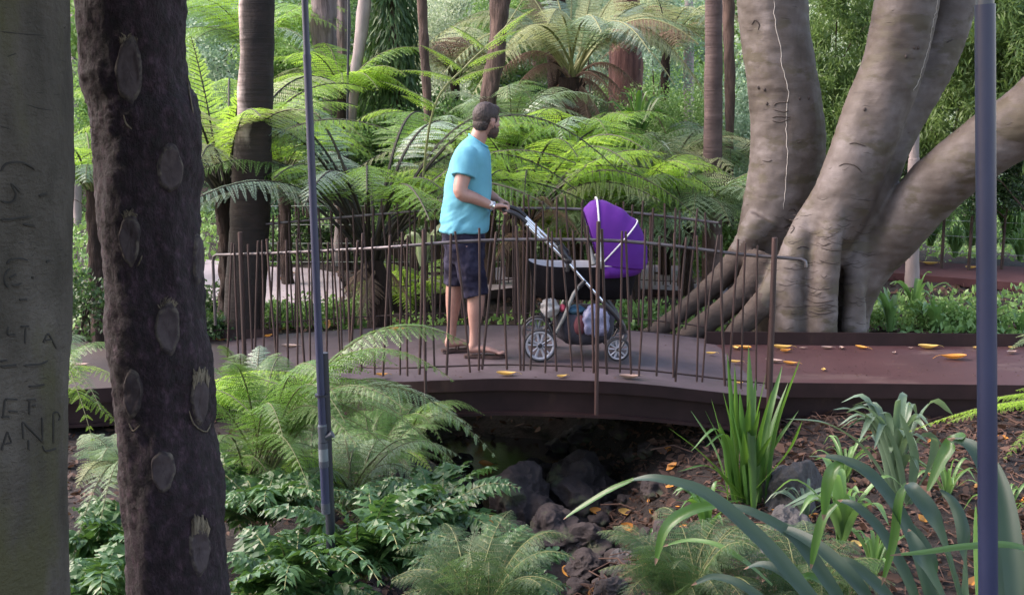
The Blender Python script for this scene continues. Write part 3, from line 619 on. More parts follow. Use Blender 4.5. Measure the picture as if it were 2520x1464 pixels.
fo = link('trunk', me, [M['fig'], M['fig_root']], fig)
bv = BVHTree.FromPolygons([v.co+fig.location for v in me.vertices], [tuple(p.vertices) for p in me.polygons])
CAMP = Vector((0, 0, CAM_Z))
def hit(bv, u, v):
    d = ray(u, v).normalized(); r = bv.ray_cast(CAMP, d)
    if r[0] is None: return None, None
    return r[0], (r[1] if r[1].dot(d) < 0 else -r[1])
def mark(g, bv, pix, r, mi=0, lift=.2):
    P = []
    for u, v in pix:
        h, n = hit(bv, u, v)
        if h: P.append(h+n*r*lift)
    if len(P) > 1: tube(g, P, [r*(.35 if i in (0, len(P)-1) else 1) for i in range(len(P))], 5, mi)
# pale sap lines, cracks, knots and healed cuts
M['sap'] = plain('pale_sap_line', (.42, .38, .34), .7)
g = Geo()
for ln in ([(1904, 0), (1908, 60), (1918, 100), (1923, 140), (1930, 190), (1940, 225), (1937, 260), (1934, 300), (1936, 340), (1938, 380), (1936, 420), (1932, 470), (1928, 515)],
           [(2308, -2), (2300, 40), (2292, 80), (2285, 120), (2272, 160), (2262, 195), (2248, 225)]):
    P = [(u+rng.normal(0, 1.2), v) for u, v in spline(ln, 46)]; mark(g, bv, P, .0035, 0, .1)
g.build('sap_line', M['sap'], fig)
M['bark_crack'] = plain('dark_bark_crack', (.05, .038, .034), .9)
g = Geo()
for ln in ([(1905, 262), (1912, 254), (1945, 252)], [(1902, 270), (1930, 276), (1940, 272)], [(1900, 290), (1915, 287), (1945, 289)], [(1900, 297), (1920, 301), (1944, 293)],
           [(2064, 410), (2080, 403), (2105, 408), (2122, 425)], [(1962, 640), (1975, 642), (1985, 636)], [(2330, 105), (2345, 98)], [(1850, 62), (1858, 50), (1868, 60), (1866, 75)],
           [(1962, 352), (1972, 348)], [(1875, 395), (1890, 398), (1900, 394)], [(2090, 355), (2105, 352), (2130, 360)], [(1940, 520), (1952, 514), (1960, 522)], [(1930, 560), (1945, 553), (1955, 562), (1945, 575)],
           [(1960, 612), (1975, 606), (1990, 610)], [(2060, 240), (2062, 262)], [(2020, 610), (2040, 615), (2070, 618)], [(2015, 640), (2045, 648), (2070, 645)], [(1980, 700), (2010, 712), (2050, 708)], [(1985, 735), (2010, 745), (2060, 738)], [(1990, 765), (2020, 772), (2058, 766)]):
    mark(g, bv, spline(ln, 9), .0055)
for u, v in ((1867, 216), (1882, 221), (1888, 256), (1968, 243), (1990, 242), (2250, 118), (2230, 140), (2260, 118), (2128, 270)):
    h, n = hit(bv, u, v)
    if h: ball(g, h, (.014, .01, .017), 8)
for k in range(110):                                # wrinkles across the swollen foot
    u, v = rng.uniform(1860, 2130), rng.uniform(480, 815); l = rng.uniform(14, 60); d_ = rng.uniform(2, 8)
    mark(g, bv, spline([(u, v), (u+l*.5, v+d_), (u+l, v+rng.normal(0, 2))], 7), rng.uniform(.0016, .0038))
for k in range(150):                                # small lenticels and cracks
    u, v = rng.uniform(1800, 2520), rng.uniform(0, 810); l = rng.uniform(5, 26)
    mark(g, bv, [(u, v), (u+l*.5, v+rng.normal(0, 2)), (u+l, v+rng.normal(0, 3))], rng.uniform(.0012, .0028))
g.build('bark_crack', M['bark_crack'], fig)
# ------------------------------------------------------------------ dark trunk with oval scars, near left
YD = 3.0
rows = [(195, 452, -200), (197, 452, 0), (200, 455, 120), (205, 462, 190), (222, 470, 240), (232, 494, 305), (240, 492, 400), (244, 488, 520), (258, 494, 620), (264, 500, 720), (264, 505, 800), (274, 520, 880), (288, 524, 960), (292, 520, 1050), (295, 540, 1150), (304, 552, 1220), (310, 550, 1320), (318, 560, 1464), (325, 570, 1640)]
g = Geo(); P = []
for ul, ur, v in rows:
    a, b = at(ul, v, YD), at(ur, v, YD); P.append((*((a+b)/2), (b-a).length/2))
P = P[::-1]; p0 = list(P[0]); zt = gz(p0[0], p0[1])-.1
P = [(p0[0]+.02, p0[1], zt, p0[3]*1.1)]+P
P += [(P[-1][0], P[-1][1], P[-1][2]+1.0, .12), (P[-1][0]+.05, P[-1][1], P[-1][2]+2.2, .11)]
Q = spline(P, 240); tube(g, Q[:, :3], list(Q[:, 3]), 84)
me = g.mesh('trunk'); wobble(me, .010, 9, 4, (1, 1, .5)); wobble(me, .0045, 42, 5, (1, 1, .8))
dt = empty('scarred_trunk_tree', (P[0][0], P[0][1], zt)); tag(dt, 'dark purplish tree-fern trunk covered in oval frond scars, close by', 'tree')
link('trunk', me, M['bark_dark'], dt)
bd = BVHTree.FromPolygons([v.co+dt.location for v in me.vertices], [tuple(p.vertices) for p in me.polygons])
srng = np.random.default_rng(2)
SC = [(318, 175, 36, 84, 1), (418, 415, 34, 62, 0), (320, 590, 28, 66, 1), (413, 808, 33, 68, 1), (328, 968, 24, 62, 0), (490, 985, 22, 62, 2), (402, 1158, 32, 54, 0), (490, 1352, 27, 66, 2), (486, 640, 13, 66, 0),]
for u, v, rx, ry, tuft in SC:
    g = Geo(); NR, NA = 9, 40; ringpts = []
    ok = True
    for k in range(NR):
        q = k/(NR-1); ring = []
        for j in range(NA):
            a = 2*math.pi*j/NA; ny_ = math.sin(a); nx_ = math.cos(a)*(1-.12*max(0, -ny_))
            jit = 1+.05*math.sin(3*a+u)+.03*math.sin(7*a+v)
            h, n = hit(bd, u+nx_*rx*q*jit, v-ny_*ry*q*jit*1.02)
            if h is None and ringpts: h, n = ringpts[-1][j]; h = h+Vector((0, .004, 0))
            if h is None: ok = False; break
            ring.append((h, n))
        if not ok: break
        ringpts.append(ring)
    if not ok: continue
    lift = [.0035, .0035, .0038, .0042, .0048, .006, .009, .0055, -.004]
    V = []
    for k, ring in enumerate(ringpts):
        for h, n in ring: V.append(h+(n if n is not None else Vector((0, -1, 0)))*(lift[k]+srng.normal(0, .0005)))
    Qf = []; mi0 = []; mi1 = []
    for k in range(NR-1):
        for j in range(NA):
            a = k*NA+j; b_ = k*NA+(j+1) % NA; (mi1 if k >= 6 else mi0).append((a, a+NA, b_+NA, b_))
    g.add(V, mi0, 0); g.add(np.zeros((0, 3)), np.array(mi1)-len(V), 1)
    g.build('frond_scar', [M['scar'], M['scar_rim']], dt)
    if tuft:
        g = Geo(); top = v-ry*.98; nst = 44 if tuft == 1 else 60
        for k in range(nst):
            uu = u+srng.uniform(-.62, .62)*rx*(1 if tuft == 1 else 1.1); dv = (uu-u)/rx
            v0 = top+abs(dv)**2*22+srng.uniform(0, 10)+(12 if tuft == 2 else 2); hgt = srng.uniform(5, 17) if tuft == 1 else srng.uniform(20, 42)
            mark(g, bd, [(uu, v0), (uu+srng.normal(0, 1.5), v0-hgt*.5), (uu+srng.normal(0, 4), v0-hgt)], srng.uniform(.0007, .0018) if tuft == 1 else srng.uniform(.0022, .0045), 0, srng.uniform(.6, 2.2))
        g.build('fibre_tuft', M['fibre'], dt)
g = Geo()
for ln in ([(460, 200), (466, 235), (474, 280)], [(305, 283), (312, 305), (325, 318)], [(338, 655), (345, 642), (350, 628)], [(465, 1010), (478, 1045), (505, 1062), (518, 1040)], [(318, 1040), (330, 1060), (345, 1045)]):
    mark(g, bd, spline(ln, 8), .0022, 0, 1)
g.build('fibre_tuft', M['fibre'], dt)
# ------------------------------------------------------------------ pale olive trunk with carved letters, far left
YO = 2.6; RO = .30
pe = at(171, 0, YO); pb = at(166, 1464, YO)
cx_t, cx_b = pe.x-RO-.019, pb.x-RO-.019
pts = [(cx_b+.02, YO, -.2), (cx_b, YO, pb.z), (cx_t, YO, pe.z), (cx_t, YO, pe.z+2)]
g = Geo(); tube(g, spline(pts, 220), [RO*1.12*(1-q)**6+RO*(1-(1-q)**6) for q in np.linspace(0, 1, 220)], 110)
me = g.mesh('trunk'); wobble(me, .006, 5, 9, (1, 1, .6)); wobble(me, .0015, 40, 3, (1, 1, 2))
ot = empty('smooth_trunk_tree', (cx_b, YO, -.2)); tag(ot, 'pale olive smooth trunk with letters carved in its bark at the picture edge', 'tree')
link('trunk', me, M['bark_olive'], ot)
bo = BVHTree.FromPolygons([v.co+ot.location for v in me.vertices], [tuple(p.vertices) for p in me.polygons])
g = Geo(); K = .984375/3.85
c4 = lambda L: [(x*K, 380*.984375+y*K) for x, y in L]; c5 = lambda L: [(x*K, 760*.984375+y*K) for x, y in L]
circ = lambda x, y, r, a0, a1: [(x+r*math.cos(a), y+r*math.sin(a)) for a in np.linspace(a0, a1, 8)]
ST_ = [c4(l) for l in ([(0, 190), (60, 115), (190, 100), (270, 130), (340, 175)], [(0, 470), (80, 490), (130, 465), (150, 400), (100, 310)], [(100, 300), (150, 345), (185, 385)], [(372, 425), (410, 410), (455, 400)], [(0, 650), (60, 652), (150, 642), (300, 620)], [(220, 695), (270, 703), (335, 717)],
       [(60, 1075), (100, 1040), (180, 1025), (270, 1045)], [(85, 1215), (120, 1195), (155, 1175)], [(110, 1280), (160, 1282), (205, 1265)], circ(150, 1220, 112, 2.2, 4.2), [(180, 1420), (260, 1420)], [(440, 1060), (475, 1045)], [(300, 1205), (320, 1210)])]
ST_ += [c5(l) for l in ([(75, 215), (75, 292), (150, 296)], [(195, 217), (278, 215)], [(242, 215), (238, 380)], [(412, 372), (448, 292)], [(448, 292), (475, 300), (540, 430)], [(430, 345), (485, 345)], [(225, 592), (300, 585), (390, 578), (460, 545)], [(0, 600), (110, 590), (160, 585)], [(270, 792), (340, 790), (430, 772)], [(0, 550), (70, 540)],
        [(45, 915), (170, 918)], [(45, 915), (28, 1080)], [(80, 1030), (172, 1036)], [(255, 920), (345, 915)], [(282, 920), (278, 1062)], [(300, 975), (340, 972)], [(10, 1085), (90, 1085)],
        [(212, 1130), (222, 1300)], [(212, 1130), (410, 1330)], [(400, 1085), (404, 1330)], [(508, 1050), (508, 1345)], [(508, 1050), (545, 1040), (572, 1080), (560, 1120)], [(405, 1360), (440, 1412), (540, 1388)], [(68, 1225), (10, 1405)], [(68, 1225), (110, 1330)], [(30, 1345), (110, 1335)], [(270, 1305), (272, 1400)])]
for l in ST_:
    g = Geo(); q_ = spline(l, 14); mark(g, bo, q_, .0026, 0, .1); mark(g, bo, [(u+3.2, v+2.6) for u, v in q_], .0024, 1, -.1); g.build('carved_stroke', [M['carve'], M['bark_olive']], ot)
g = Geo()
for k in range(90):
    u, v = rng.uniform(0, 165), rng.uniform(0, 1464); l = rng.uniform(4, 22)
    mark(g, bo, [(u, v), (u+l*.5, v+rng.normal(0, 2)), (u+l, v+rng.normal(0, 3))], rng.uniform(.0004, .001), 0, .1)
for l in ([(0, 78), (60, 85), (110, 88)], [(18, 140), (40, 132)], [(65, 258), (100, 268), (130, 272)], [(0, 310), (25, 318)]):
    mark(g, bo, spline(l, 8), .0011, 0, .1)
g.build('bark_crack', M['carve'], ot)
# crowns of the two near trees, above the frame: they shade the ground where the camera stands
rngc = np.random.default_rng(77)
V, Qf = leaf_cloud(rngc, 9000, 60, .16, .28, (1, 1, .35), 0, .22, .1)
crown_me = None
for root, c, s in ((ot, (-1.2, 1.6, 4.3), (2.6, 2.6, 1.6)), (dt, (0.4, 1.2, 4.2), (2.6, 2.4, 1.6))):
    g = Geo(); g.add(V*np.array(s)+np.array(c), Qf); g.build('crown', M['bush_dark'], root)
V, Qf = leaf_cloud(rngc, 15000, 90, .2, .3, (1, 1, .4), 0, .2, .15)
V = V.reshape(-1, 4, 3); cc = V[:, :1]; V = (cc*np.array((5.2, 4.6, 4.0))+(V-cc)*1.2+np.array((3.4, 10.0, 8.2))).reshape(-1, 3)
g = Geo(); g.add(V, Qf); g.build('crown', M['bush_dark'], fig, smooth=False)  # unseen fig crown with limbs below, added to shade the deck and stems
g = Geo()
for p in ((at(1880, -230, 10.25), (1.2, 9.5, 8)), (at(2270, -230, 9.95), (3.6, 9.5, 9)), (at(2385, -230, 10.3), (4.8, 11, 8.5)), (at(2750, 70, 9.05), (7.2, 8.4, 7))):
    tube(g, [p[0], p[0].lerp(Vector(p[1]), .5)+Vector((.1, 0, .2)), Vector(p[1])], [.26, .17, .05], 12)
g.build('limb', M['fig'], fig)
# ------------------------------------------------------------------ pipes
def pipe(name, label, top, bot, r, ):
    o = empty(name, tuple(bot)); tag(o, label, 'pipe'); g = Geo(); tube(g, [bot, lerp(bot, top, .5), top], r, 20); g.build('riser', M['pipe'], o); return o
YP = 4.0
tp, bt = at(745, -120, YP), at(802, 1262, YP); s_ = F_PX/YP/ CT
p1 = empty('riser_pipe', tuple(bt)); tag(p1, 'slender blue-grey sprinkler pipe with a clear collar, leaning beside the bridge', 'pipe')
pl = lambda v: lerp(bt, tp, (1262-v)/1382)
g = Geo(); tube(g, [pl(1040), pl(600), pl(128)], .0132, 20); tube(g, [pl(128), pl(-120)], .0112, 20); tube(g, [pl(136), pl(120)], .0142, 20); g.build('riser', M['pipe'], p1)
g = Geo(); off = Vector((.011, .022, 0)); tube(g, [pl(1262)+off+Vector((0, 0, -.3)), pl(1262)+off, pl(850)+off], .0165, 16); g.build('stake', M['black_pipe'], p1)
g = Geo(); tube(g, [pl(1240), pl(1110)], .0150, 20); g.build('lower_pipe', M['pipe'], p1)
g = Geo()
for a, b, r in ((1052, 1034, .0165), (1075, 1052, .0155), (1092, 1076, .0175), (1140, 1124, .0175), (1262, 1235, .016)): tube(g, [pl(a), pl(b)], r, 20)
d0 = pl(1068); tube(g, [d0, d0+Vector((.022, -.004, .012)), d0+Vector((.036, -.006, .02))], [.010, .011, .013], 14)
g.build('coupling', M['pipe_light'], p1)
g = Geo(); tube(g, [pl(1125), pl(1091)], .0172, 20); tube(g, [pl(1036), pl(1030)], .0148, 20); g.build('clear_collar', M['pipe_clear'], p1)
g = Geo(); tube(g, [pl(959)+Vector((0, 0.008, 0)), pl(953)+Vector((0, 0.008, 0))], .0235, 20); g.build('tie', M['black_pipe'], p1)
YQ = 1.65
tp2, bt2 = at(2424, 12, YQ), at(2432, 1520, YQ); bt2 = tp2+(bt2-tp2)*1.55
p2 = empty('riser_pipe', tuple(bt2)); tag(p2, 'close thick blue-grey pipe standing upright before the fig limb', 'pipe')
g = Geo(); tube(g, [bt2, lerp(bt2, tp2, .5), tp2], .0138, 24); g.build('riser', M['pipe'], p2)
g = Geo(); tube(g, [tp2-Vector((0, 0, .012)), tp2+Vector((0, 0, .014))], .0118, 20); tube(g, [tp2+Vector((0, 0, .013)), tp2+Vector((0, 0, .6))], .004, 8); g.build('cap', M['pipe_light'], p2)
# ------------------------------------------------------------------ ferns
def fern(name, label, base, tips, W, mat, stipe, seed, group=None, n=20, m=18, arch=.25, start=.2, droop=.16, rr=.006, trunk=None, dead=None, cat='fern', plw=.13, prof='broad', pw=.40):
    """base: crown point; tips: list of world points (or (point, W, arch)); dead: list of tips of brown fronds"""
    rng = np.random.default_rng(seed); base = Vector(base)
    foot = Vector(trunk[0]) if trunk else base
    o = empty(name, tuple(foot)); tag(o, label, cat, group)
    if trunk:
        ft, r0, r1 = trunk; P = [ft, ft.lerp(base, .5)+Vector((rng.normal(0, .03), 0, 0)), base]
        me = trunk_mesh(P, [r0, (r0+r1)/2, r1], 22, 44, .022, 16, seed, (1, 1, .4)); link('trunk', me, M['fern_trunk'], o)
    for lst, mt, nm in ((tips, mat, 'frond'), (dead or [], 'dead_fern', 'dead_frond')):
        for tp in lst:
            W_, ar = W, arch*rng.uniform(.75, 1.2)
            m2 = mt
            if isinstance(tp, tuple):
                m2 = tp[3] if len(tp) > 3 else mt; tp, W_, ar = tp[:3]
            if m2 == mt and nm == 'frond' and seed not in (17, 18, 13) and rng.random() < .34: m2 = {'bright_fern': ('tree_fern', 'pale_fern', 'bright_fern'), 'tree_fern': ('bright_fern', 'sheen_fern', 'low_fern'), 'grey_fern': ('sheen_fern', 'low_fern', 'pale_fern'), 'pale_fern': ('grey_fern', 'sheen_fern', 'dead_fern'), 'low_fern': ('grey_fern', 'bright_fern', 'low_fern')}.get(mt, (mt,))[int(rng.integers(0, 3)) if mt != 'lacy' else 0]
            g = Geo(); b = base+Vector((rng.normal(0, .03), rng.normal(0, .03), -.02 if nm == 'frond' else -.06))
            frond(g, b, tp, W_*rng.uniform(.9, 1.1), rng, n, m, start, ar, droop*(1 if nm == 'frond' else 1.8), plw, rng.normal(0, .15), rr, pw, prof)
            g.build(nm, [M[m2], M[stipe if nm == 'frond' else 'dead_fern']], o, smooth=False)
    return o
def around(base, k, L, lo, hi, seed, a0=0, a1=2*math.pi):
    """k tips on a ring round base: reach about L, tip height between lo and hi"""
    rng = np.random.default_rng(seed+900); out = []
    for i in range(k):
        a = a0+(a1-a0)*(i+rng.uniform(-.3, .3))/k; l = L*rng.uniform(.82, 1.12)
        out.append(Vector(base)+Vector((math.cos(a)*l, math.sin(a)*l, rng.uniform(lo, hi))))
    return out
# big tree fern behind the man: crown at (915,600), arching fronds up to v = 260
b = at(918, 640, 10.5)
tips = around(b, 22, 1.75, .3, .9, 1)
for k_ in (6, 7, 8, 9, 11, 12): tips[k_] = (tips[k_], .42, .28, 'sheen_fern')
tips += [(at(545, 360, 10.0), .42, .36, 'sheen_fern'), (at(600, 300, 10.6), .42, .32, 'sheen_fern'), (at(1530, 430, 10.3), .45, .38), (at(1330, 310, 11.2), .42, .3), (at(520, 300, 11.0), .42, .3), (at(700, 250, 11.5), .42, .25, 'sheen_fern'), (at(1060, 300, 12), .4, .3), (at(1140, 330, 11.5), .4, .34, 'sheen_fern'), (at(1420, 470, 9.95), .4, .32), (at(640, 440, 9.9), .4, .3), (at(1090, 470, 9.9), .4, .34)]
fern('tree_fern', 'large spreading tree fern whose dark stems fan up behind the near railing', b, tips, .42, 'tree_fern', 'stipe_dark', 3, n=22, m=20, arch=.26, start=.34, rr=.016, trunk=(Vector((b.x, b.y, -.35)), .10, .085), droop=.18, dead=[(at(830, 760, 10.2), .22, .2), (at(1010, 740, 10.7), .2, .2), (at(880, 800, 10.1), .18, .1)])
b = at(1300, 560, 11.6)
fern('tree_fern', 'broad bright green tree fern just behind the man and the stroller handle', b, around(b, 24, 1.6, .2, .8, 5)+[(at(1740, 560, 10.9), .42, .3), (at(1640, 480, 11.3), .42, .32), (at(1780, 490, 11.4), .4, .3), (at(1130, 300, 11.5), .4, .25)], .42, 'bright_fern', 'stipe_dark', 4, n=22, m=20, arch=.26, start=.28, rr=.013, trunk=(Vector((b.x, b.y, -.3)), .09, .08), dead=[(at(1240, 530, 10.9), .26, .34), (at(1370, 540, 10.8), .26, .32), (at(1440, 600, 10.9), .24, .3), (at(1220, 640, 11.2), .22, .2)])
# small-trunked tree fern left of the palm trunk
b = at(548, 480, 10.4)
fern('tree_fern', 'slim-trunked tree fern beside the dark palm trunk, yellow-green fronds lifted high', b, around(b, 18, 1.5, .3, 1.0, 9)+[(at(470, 90, 10.6), .4, .1), (at(600, 190, 10.2), .42, .12), (at(380, 160, 10.6), .42, .12), (at(210, 190, 10.8), .42, .2), (at(180, 330, 10.2), .45, .28), (at(700, 250, 10.4), .4, .2)], .44, 'bright_fern', 'stipe_dark', 6, n=22, m=20, arch=.24, start=.26, rr=.012, trunk=(Vector((b.x-.03, b.y, -.3)), .075, .07))
# far crown fern at the top centre with dead skirt
b = at(1408, 192, 14.6)
hi = [(at(u, v, y), .42, ar) for u, v, y, ar in ((1050, 110, 14.4, .3), (1085, 190, 14.0, .34), (1120, 60, 15, .28), (1200, 20, 15, .22), (1240, 120, 13.4, .3), (1290, -30, 15.2, .12), (1350, -60, 15.4, .1), (1410, -60, 15.5, .1), (1470, -60, 15.4, .1), (1530, -30, 15.2, .12), (1590, 10, 15.2, .16), (1640, 40, 15, .22), (1800, 165, 14.3, .34), (1770, 300, 13.8, .44), (1720, 110, 13.8, .3), (1740, 230, 14.6, .38), (1350, 60, 13.2, .3), (1480, 80, 13.2, .3), (1600, 130, 13.2, .32), (1660, 210, 13.6, .38), (1150, 260, 13.8, .4), (1300, 90, 15.8, .25), (1560, 80, 15.8, .26))]
ded = [(at(u, v, y), w_, ar) for u, v, y, w_, ar in ((1250, 245, 14.2, .34, .34), (1520, 400, 14.3, .24, .2), (1490, 420, 14.5, .24, .16), (1560, 380, 14.6, .26, .26), (1470, 400, 14.2, .22, .12), (1600, 350, 14.4, .26, .32), (1340, 360, 14.5, .22, .16), (1640, 330, 14.6, .25, .36), (1190, 230, 15.0, .3, .36), (1310, 330, 14.9, .24, .22), (1540, 300, 13.9, .24, .28))]
fern('tree_fern', 'tall pale tree fern with a skirt of brown dead fronds, high behind the man', b, hi, .42, 'pale_fern', 'stipe_pale', 7, n=28, m=20, arch=.25, start=.22, rr=.016, trunk=(Vector((b.x, b.y, .0)), .15, .16), dead=ded, droop=.25)
# foreground long unfurling frond crossing diagonally
b = at(1060, 300, 9.9)
o = empty('young_fern_frond', tuple(at(1040, 560, 10.4))); tag(o, 'single young fern frond uncurling on a long diagonal stem above the man', 'fern')
g = Geo(); tube(g, spline([at(1030, 560, 10.4), at(1065, 275, 9.95), at(1150, 160, 9.9), at(1230, 85, 9.9), at(1300, -20, 9.9)], 20), [.011*(1-.6*q) for q in np.linspace(0, 1, 20)], 6, 1)
r6 = np.random.default_rng(66)
for (a0, a1, up_) in (((1075, 262), (930, 200), 25), ((1120, 195), (970, 175), 10), ((1070, 268), (985, 235), 12), ((1140, 172), (1030, 110), 16), ((1110, 205), (1240, 165), 18), ((1150, 160), (1265, 120), 18), ((1190, 118), (1290, 72), 14), ((1215, 95), (1320, 20), 14), ((1190, 115), (1100, 60), 10)):
    A = at(*a0, 9.92); B = at(*a1, 9.8); frond(g, A, B, .085, r6, 22, 4, .04, .06, .5, .35, 0, .005, .45, 'narrow')
g.build('frond', [M['bright_fern'], M['stipe_pale']], o, smooth=False)
# mid-distance ferns filling behind the railings (grey-green and bright)
FL = [((1500, 600), 11.8, 1.3, 'grey_fern', 'grey-green fern arching over the rear railing near the stroller hood'), ((1700, 560), 12.2, 1.4, 'grey_fern', 'feathery grey-green fern beside the foot of the pale fig stem'), ((1640, 440), 13.6, 1.3, 'pale_fern', 'pale fern between the yucca clump and the ringed palm'), ((1790, 420), 14, 1.2, 'grey_fern', 'grey-green fern in front of the slender dark trunks'),
      ((760, 500), 15.2, 1.3, 'pale_fern', 'pale fern seen through the railing right of the dark palm trunk'), ((700, 420), 13.0, 1.4, 'tree_fern', 'mid-green fern high behind the ringed palm trunk'), ((840, 240), 14.6, 1.4, 'bright_fern', 'sunlit fern at the foot of the stringy-barked trunk'), ((1130, 420), 12.6, 1.3, 'tree_fern', 'deep green fern behind the head of the man'),
      ((230, 470), 9.6, 1.0, 'tree_fern', 'green fern glimpsed between the two nearest trunks at mid height'), ((1420, 420), 12.8, 1.4, 'tree_fern', 'green fern under the skirt of dead fronds'), ((1560, 520), 12.0, 1.2, 'bright_fern', 'yellow-green fern above the purple hood'), ((1260, 330), 13.4, 1.2, 'grey_fern', 'shaded fern at the foot of the rough-barked trunk'),
      ((620, 130), 15.5, 1.5, 'tree_fern', 'fern with raised fronds crossing the ringed palm trunk'), ((1120, 190), 16.2, 1.5, 'pale_fern', 'washed-out fern far behind the diagonal stem'), ((1640, 130), 17, 1.5, 'pale_fern', 'washed-out fern between the two red-barked trunks'), ((1000, 740), 12.2, .8, 'bright_fern', 'small lit fern low behind the near railing'), ((1390, 600), 12.6, .9, 'bright_fern', 'small yellowish fern between the man and the stroller')]
for i, ((u, v), Yd, L, mt, lab) in enumerate(FL):
    b = at(u, v, Yd); fern('fern', lab, b, around(b, 19, L*.8, -.08, L*.42, 30+i), .34*L, mt, 'stipe', 40+i, n=17, m=15, arch=.28, start=.15, rr=.008, trunk=(Vector((b.x, b.y, min(b.z-.2, gz(b.x, b.y)-.1))), .07, .06) if b.z > .5 else None)
# near-left ground ferns
b = at(640, 1150, 5.5)
T5 = [(at(1150, 846, 5.5), .27, .30), (at(1118, 938, 5.1), .25, .3), (at(1222, 1126, 5.4), .22, .36), (at(1142, 1178, 5.2), .19, .34), (at(1000, 1010, 4.9), .17, .26), (at(700, 880, 5.9), .17, .3), (at(560, 905, 5.2), .18, .3), (at(830, 985, 4.7), .18, .3), (at(880, 1100, 4.8), .17, .26), (at(760, 1200, 4.7), .16, .24), (at(420, 1000, 5.2), .16, .3), (at(640, 960, 6.2), .17, .25), (at(860, 905, 6.1), .2, .3), (at(520, 1150, 4.8), .16, .25), (at(950, 960, 5.8), .2, .3), (at(700, 1090, 4.7), .16, .3), (at(1050, 1080, 5.0), .2, .3), (at(930, 1050, 5.2), .2, .3), (at(1090, 1010, 5.6), .2, .34), (at(980, 900, 6.0), .2, .3), (at(1000, 1150, 5.0), .18, .3), (at(850, 1040, 4.6), .18, .26)]
fern('ground_fern', 'lush ground fern whose fronds arch out over the near edge of the bridge', b, T5, .165, 'low_fern', 'stipe', 12, n=24, m=14, arch=.3, start=.14, rr=.004, plw=.2, droop=.15)
b = at(430, 1040, 5.9)
fern('ground_fern', 'bright yellow-green ground fern fanned out beside the leaning pipe', b, [(at(810, 942, 5.6), .25, .16), (at(760, 985, 5.3), .25, .16), (at(700, 925, 6.0), .25, .15), (at(620, 1020, 5.1), .22, .14), (at(680, 975, 5.7), .24, .16), (at(830, 1000, 5.7), .22, .18), (at(590, 915, 6.3), .22, .15)], .24, 'bright_fern', 'stipe_dark', 13, n=24, m=16, arch=.25, start=.1, rr=.004, plw=.16)
b = at(600, 1050, 6.9)
fern('ground_fern', 'small pale ground fern at the corner of the mesh boardwalk', b, [(at(692, 868, 6.8), .15, .25), (at(540, 850, 6.7), .15, .25), (at(640, 850, 7.2), .15, .25), (at(720, 930, 6.6), .15, .25), (at(590, 880, 6.4), .15, .25), (at(510, 900, 6.8), .15, .25)], .15, 'grey_fern', 'stipe', 14, n=20, m=14, start=.12, rr=.004, plw=.18)
b = at(90, 1010, 6.0)
fern('ground_fern', 'ground fern between the two nearest trunks, its long frond reaching right', b, [(at(290, 850, 6.0), .2, .25), (at(210, 830, 6.6), .18, .25), (at(310, 960, 5.6), .16, .25), (at(250, 1010, 5.4), .16, .3), (at(230, 1090, 5.3), .14, .4), (at(200, 930, 5.4), .15, .3), (at(300, 1060, 5.8), .15, .3)], .17, 'low_fern', 'stipe', 15, n=22, m=14, start=.15, rr=.004, plw=.18)
b = at(330, 1210, 5.2)
fern('ground_fern', 'pale feathery fern low between the two nearest trunks', b, [(at(180, 1120, 5.0), .17, .25), (at(200, 1070, 5.4), .17, .25), (at(250, 1130, 4.8), .16, .3), (at(190, 1200, 4.8), .15, .3), (at(280, 1080, 5.6), .16, .3), (at(420, 1100, 5.2), .16, .3), (at(600, 1180, 5.2), .16, .3), (at(180, 1370, 4.4), .14, .3), (at(240, 1330, 4.4), .14, .3)], .16, 'grey_fern', 'stipe', 16, n=22, m=14, start=.12, rr=.004, plw=.18)
# deep green ferns in the shade under the bright ones
for i, (u, v, Yd, lab) in enumerate(((760, 1180, 6.6, 'shaded fern beneath the arching fronds left of the gully'), (930, 1160, 6.9, 'dark fern clinging to the left bank of the gully'), (560, 1230, 5.6, 'shaded fern right beside the scarred trunk'), (860, 1240, 5.6, 'dim low fern around the foot of the leaning pipe'), (1000, 1090, 7.4, 'shaded fern tucked under the bridge edge'))):
    b = at(u, v, Yd); fern('ground_fern', lab, b, around(b, 20, .5, .0, .25, 60+i), .15, 'low_fern', 'stipe', 70+i, n=20, m=13, arch=.34, start=.12, rr=.004, plw=.2)
# fronds entering from the right edge
b = at(2760, 1010, 5.4)
fern('ground_fern', 'lime green fern spray reaching in behind the upright pipe', b, [(at(2235, 1062, 5.2), .15, .1), (at(2330, 1040, 5.4), .16, .12), (at(2420, 985, 5.6), .15, .12), (at(2470, 1130, 5.0), .14, .2), (at(2500, 960, 5.8), .15, .15)], .16, 'bright_fern', 'stipe', 17, n=30, m=14, start=.2, rr=.0035, plw=.2)
b = at(2640, 850, 6.8)
fern('ground_fern', 'pale curled fern at the edge of the rust brown platform', b, [(at(2482, 862, 6.7), .09, .2), (at(2500, 830, 7.0), .08, .2)], .11, 'grey_fern', 'stipe', 18, n=24, m=9, start=.15, rr=.004, plw=.3)
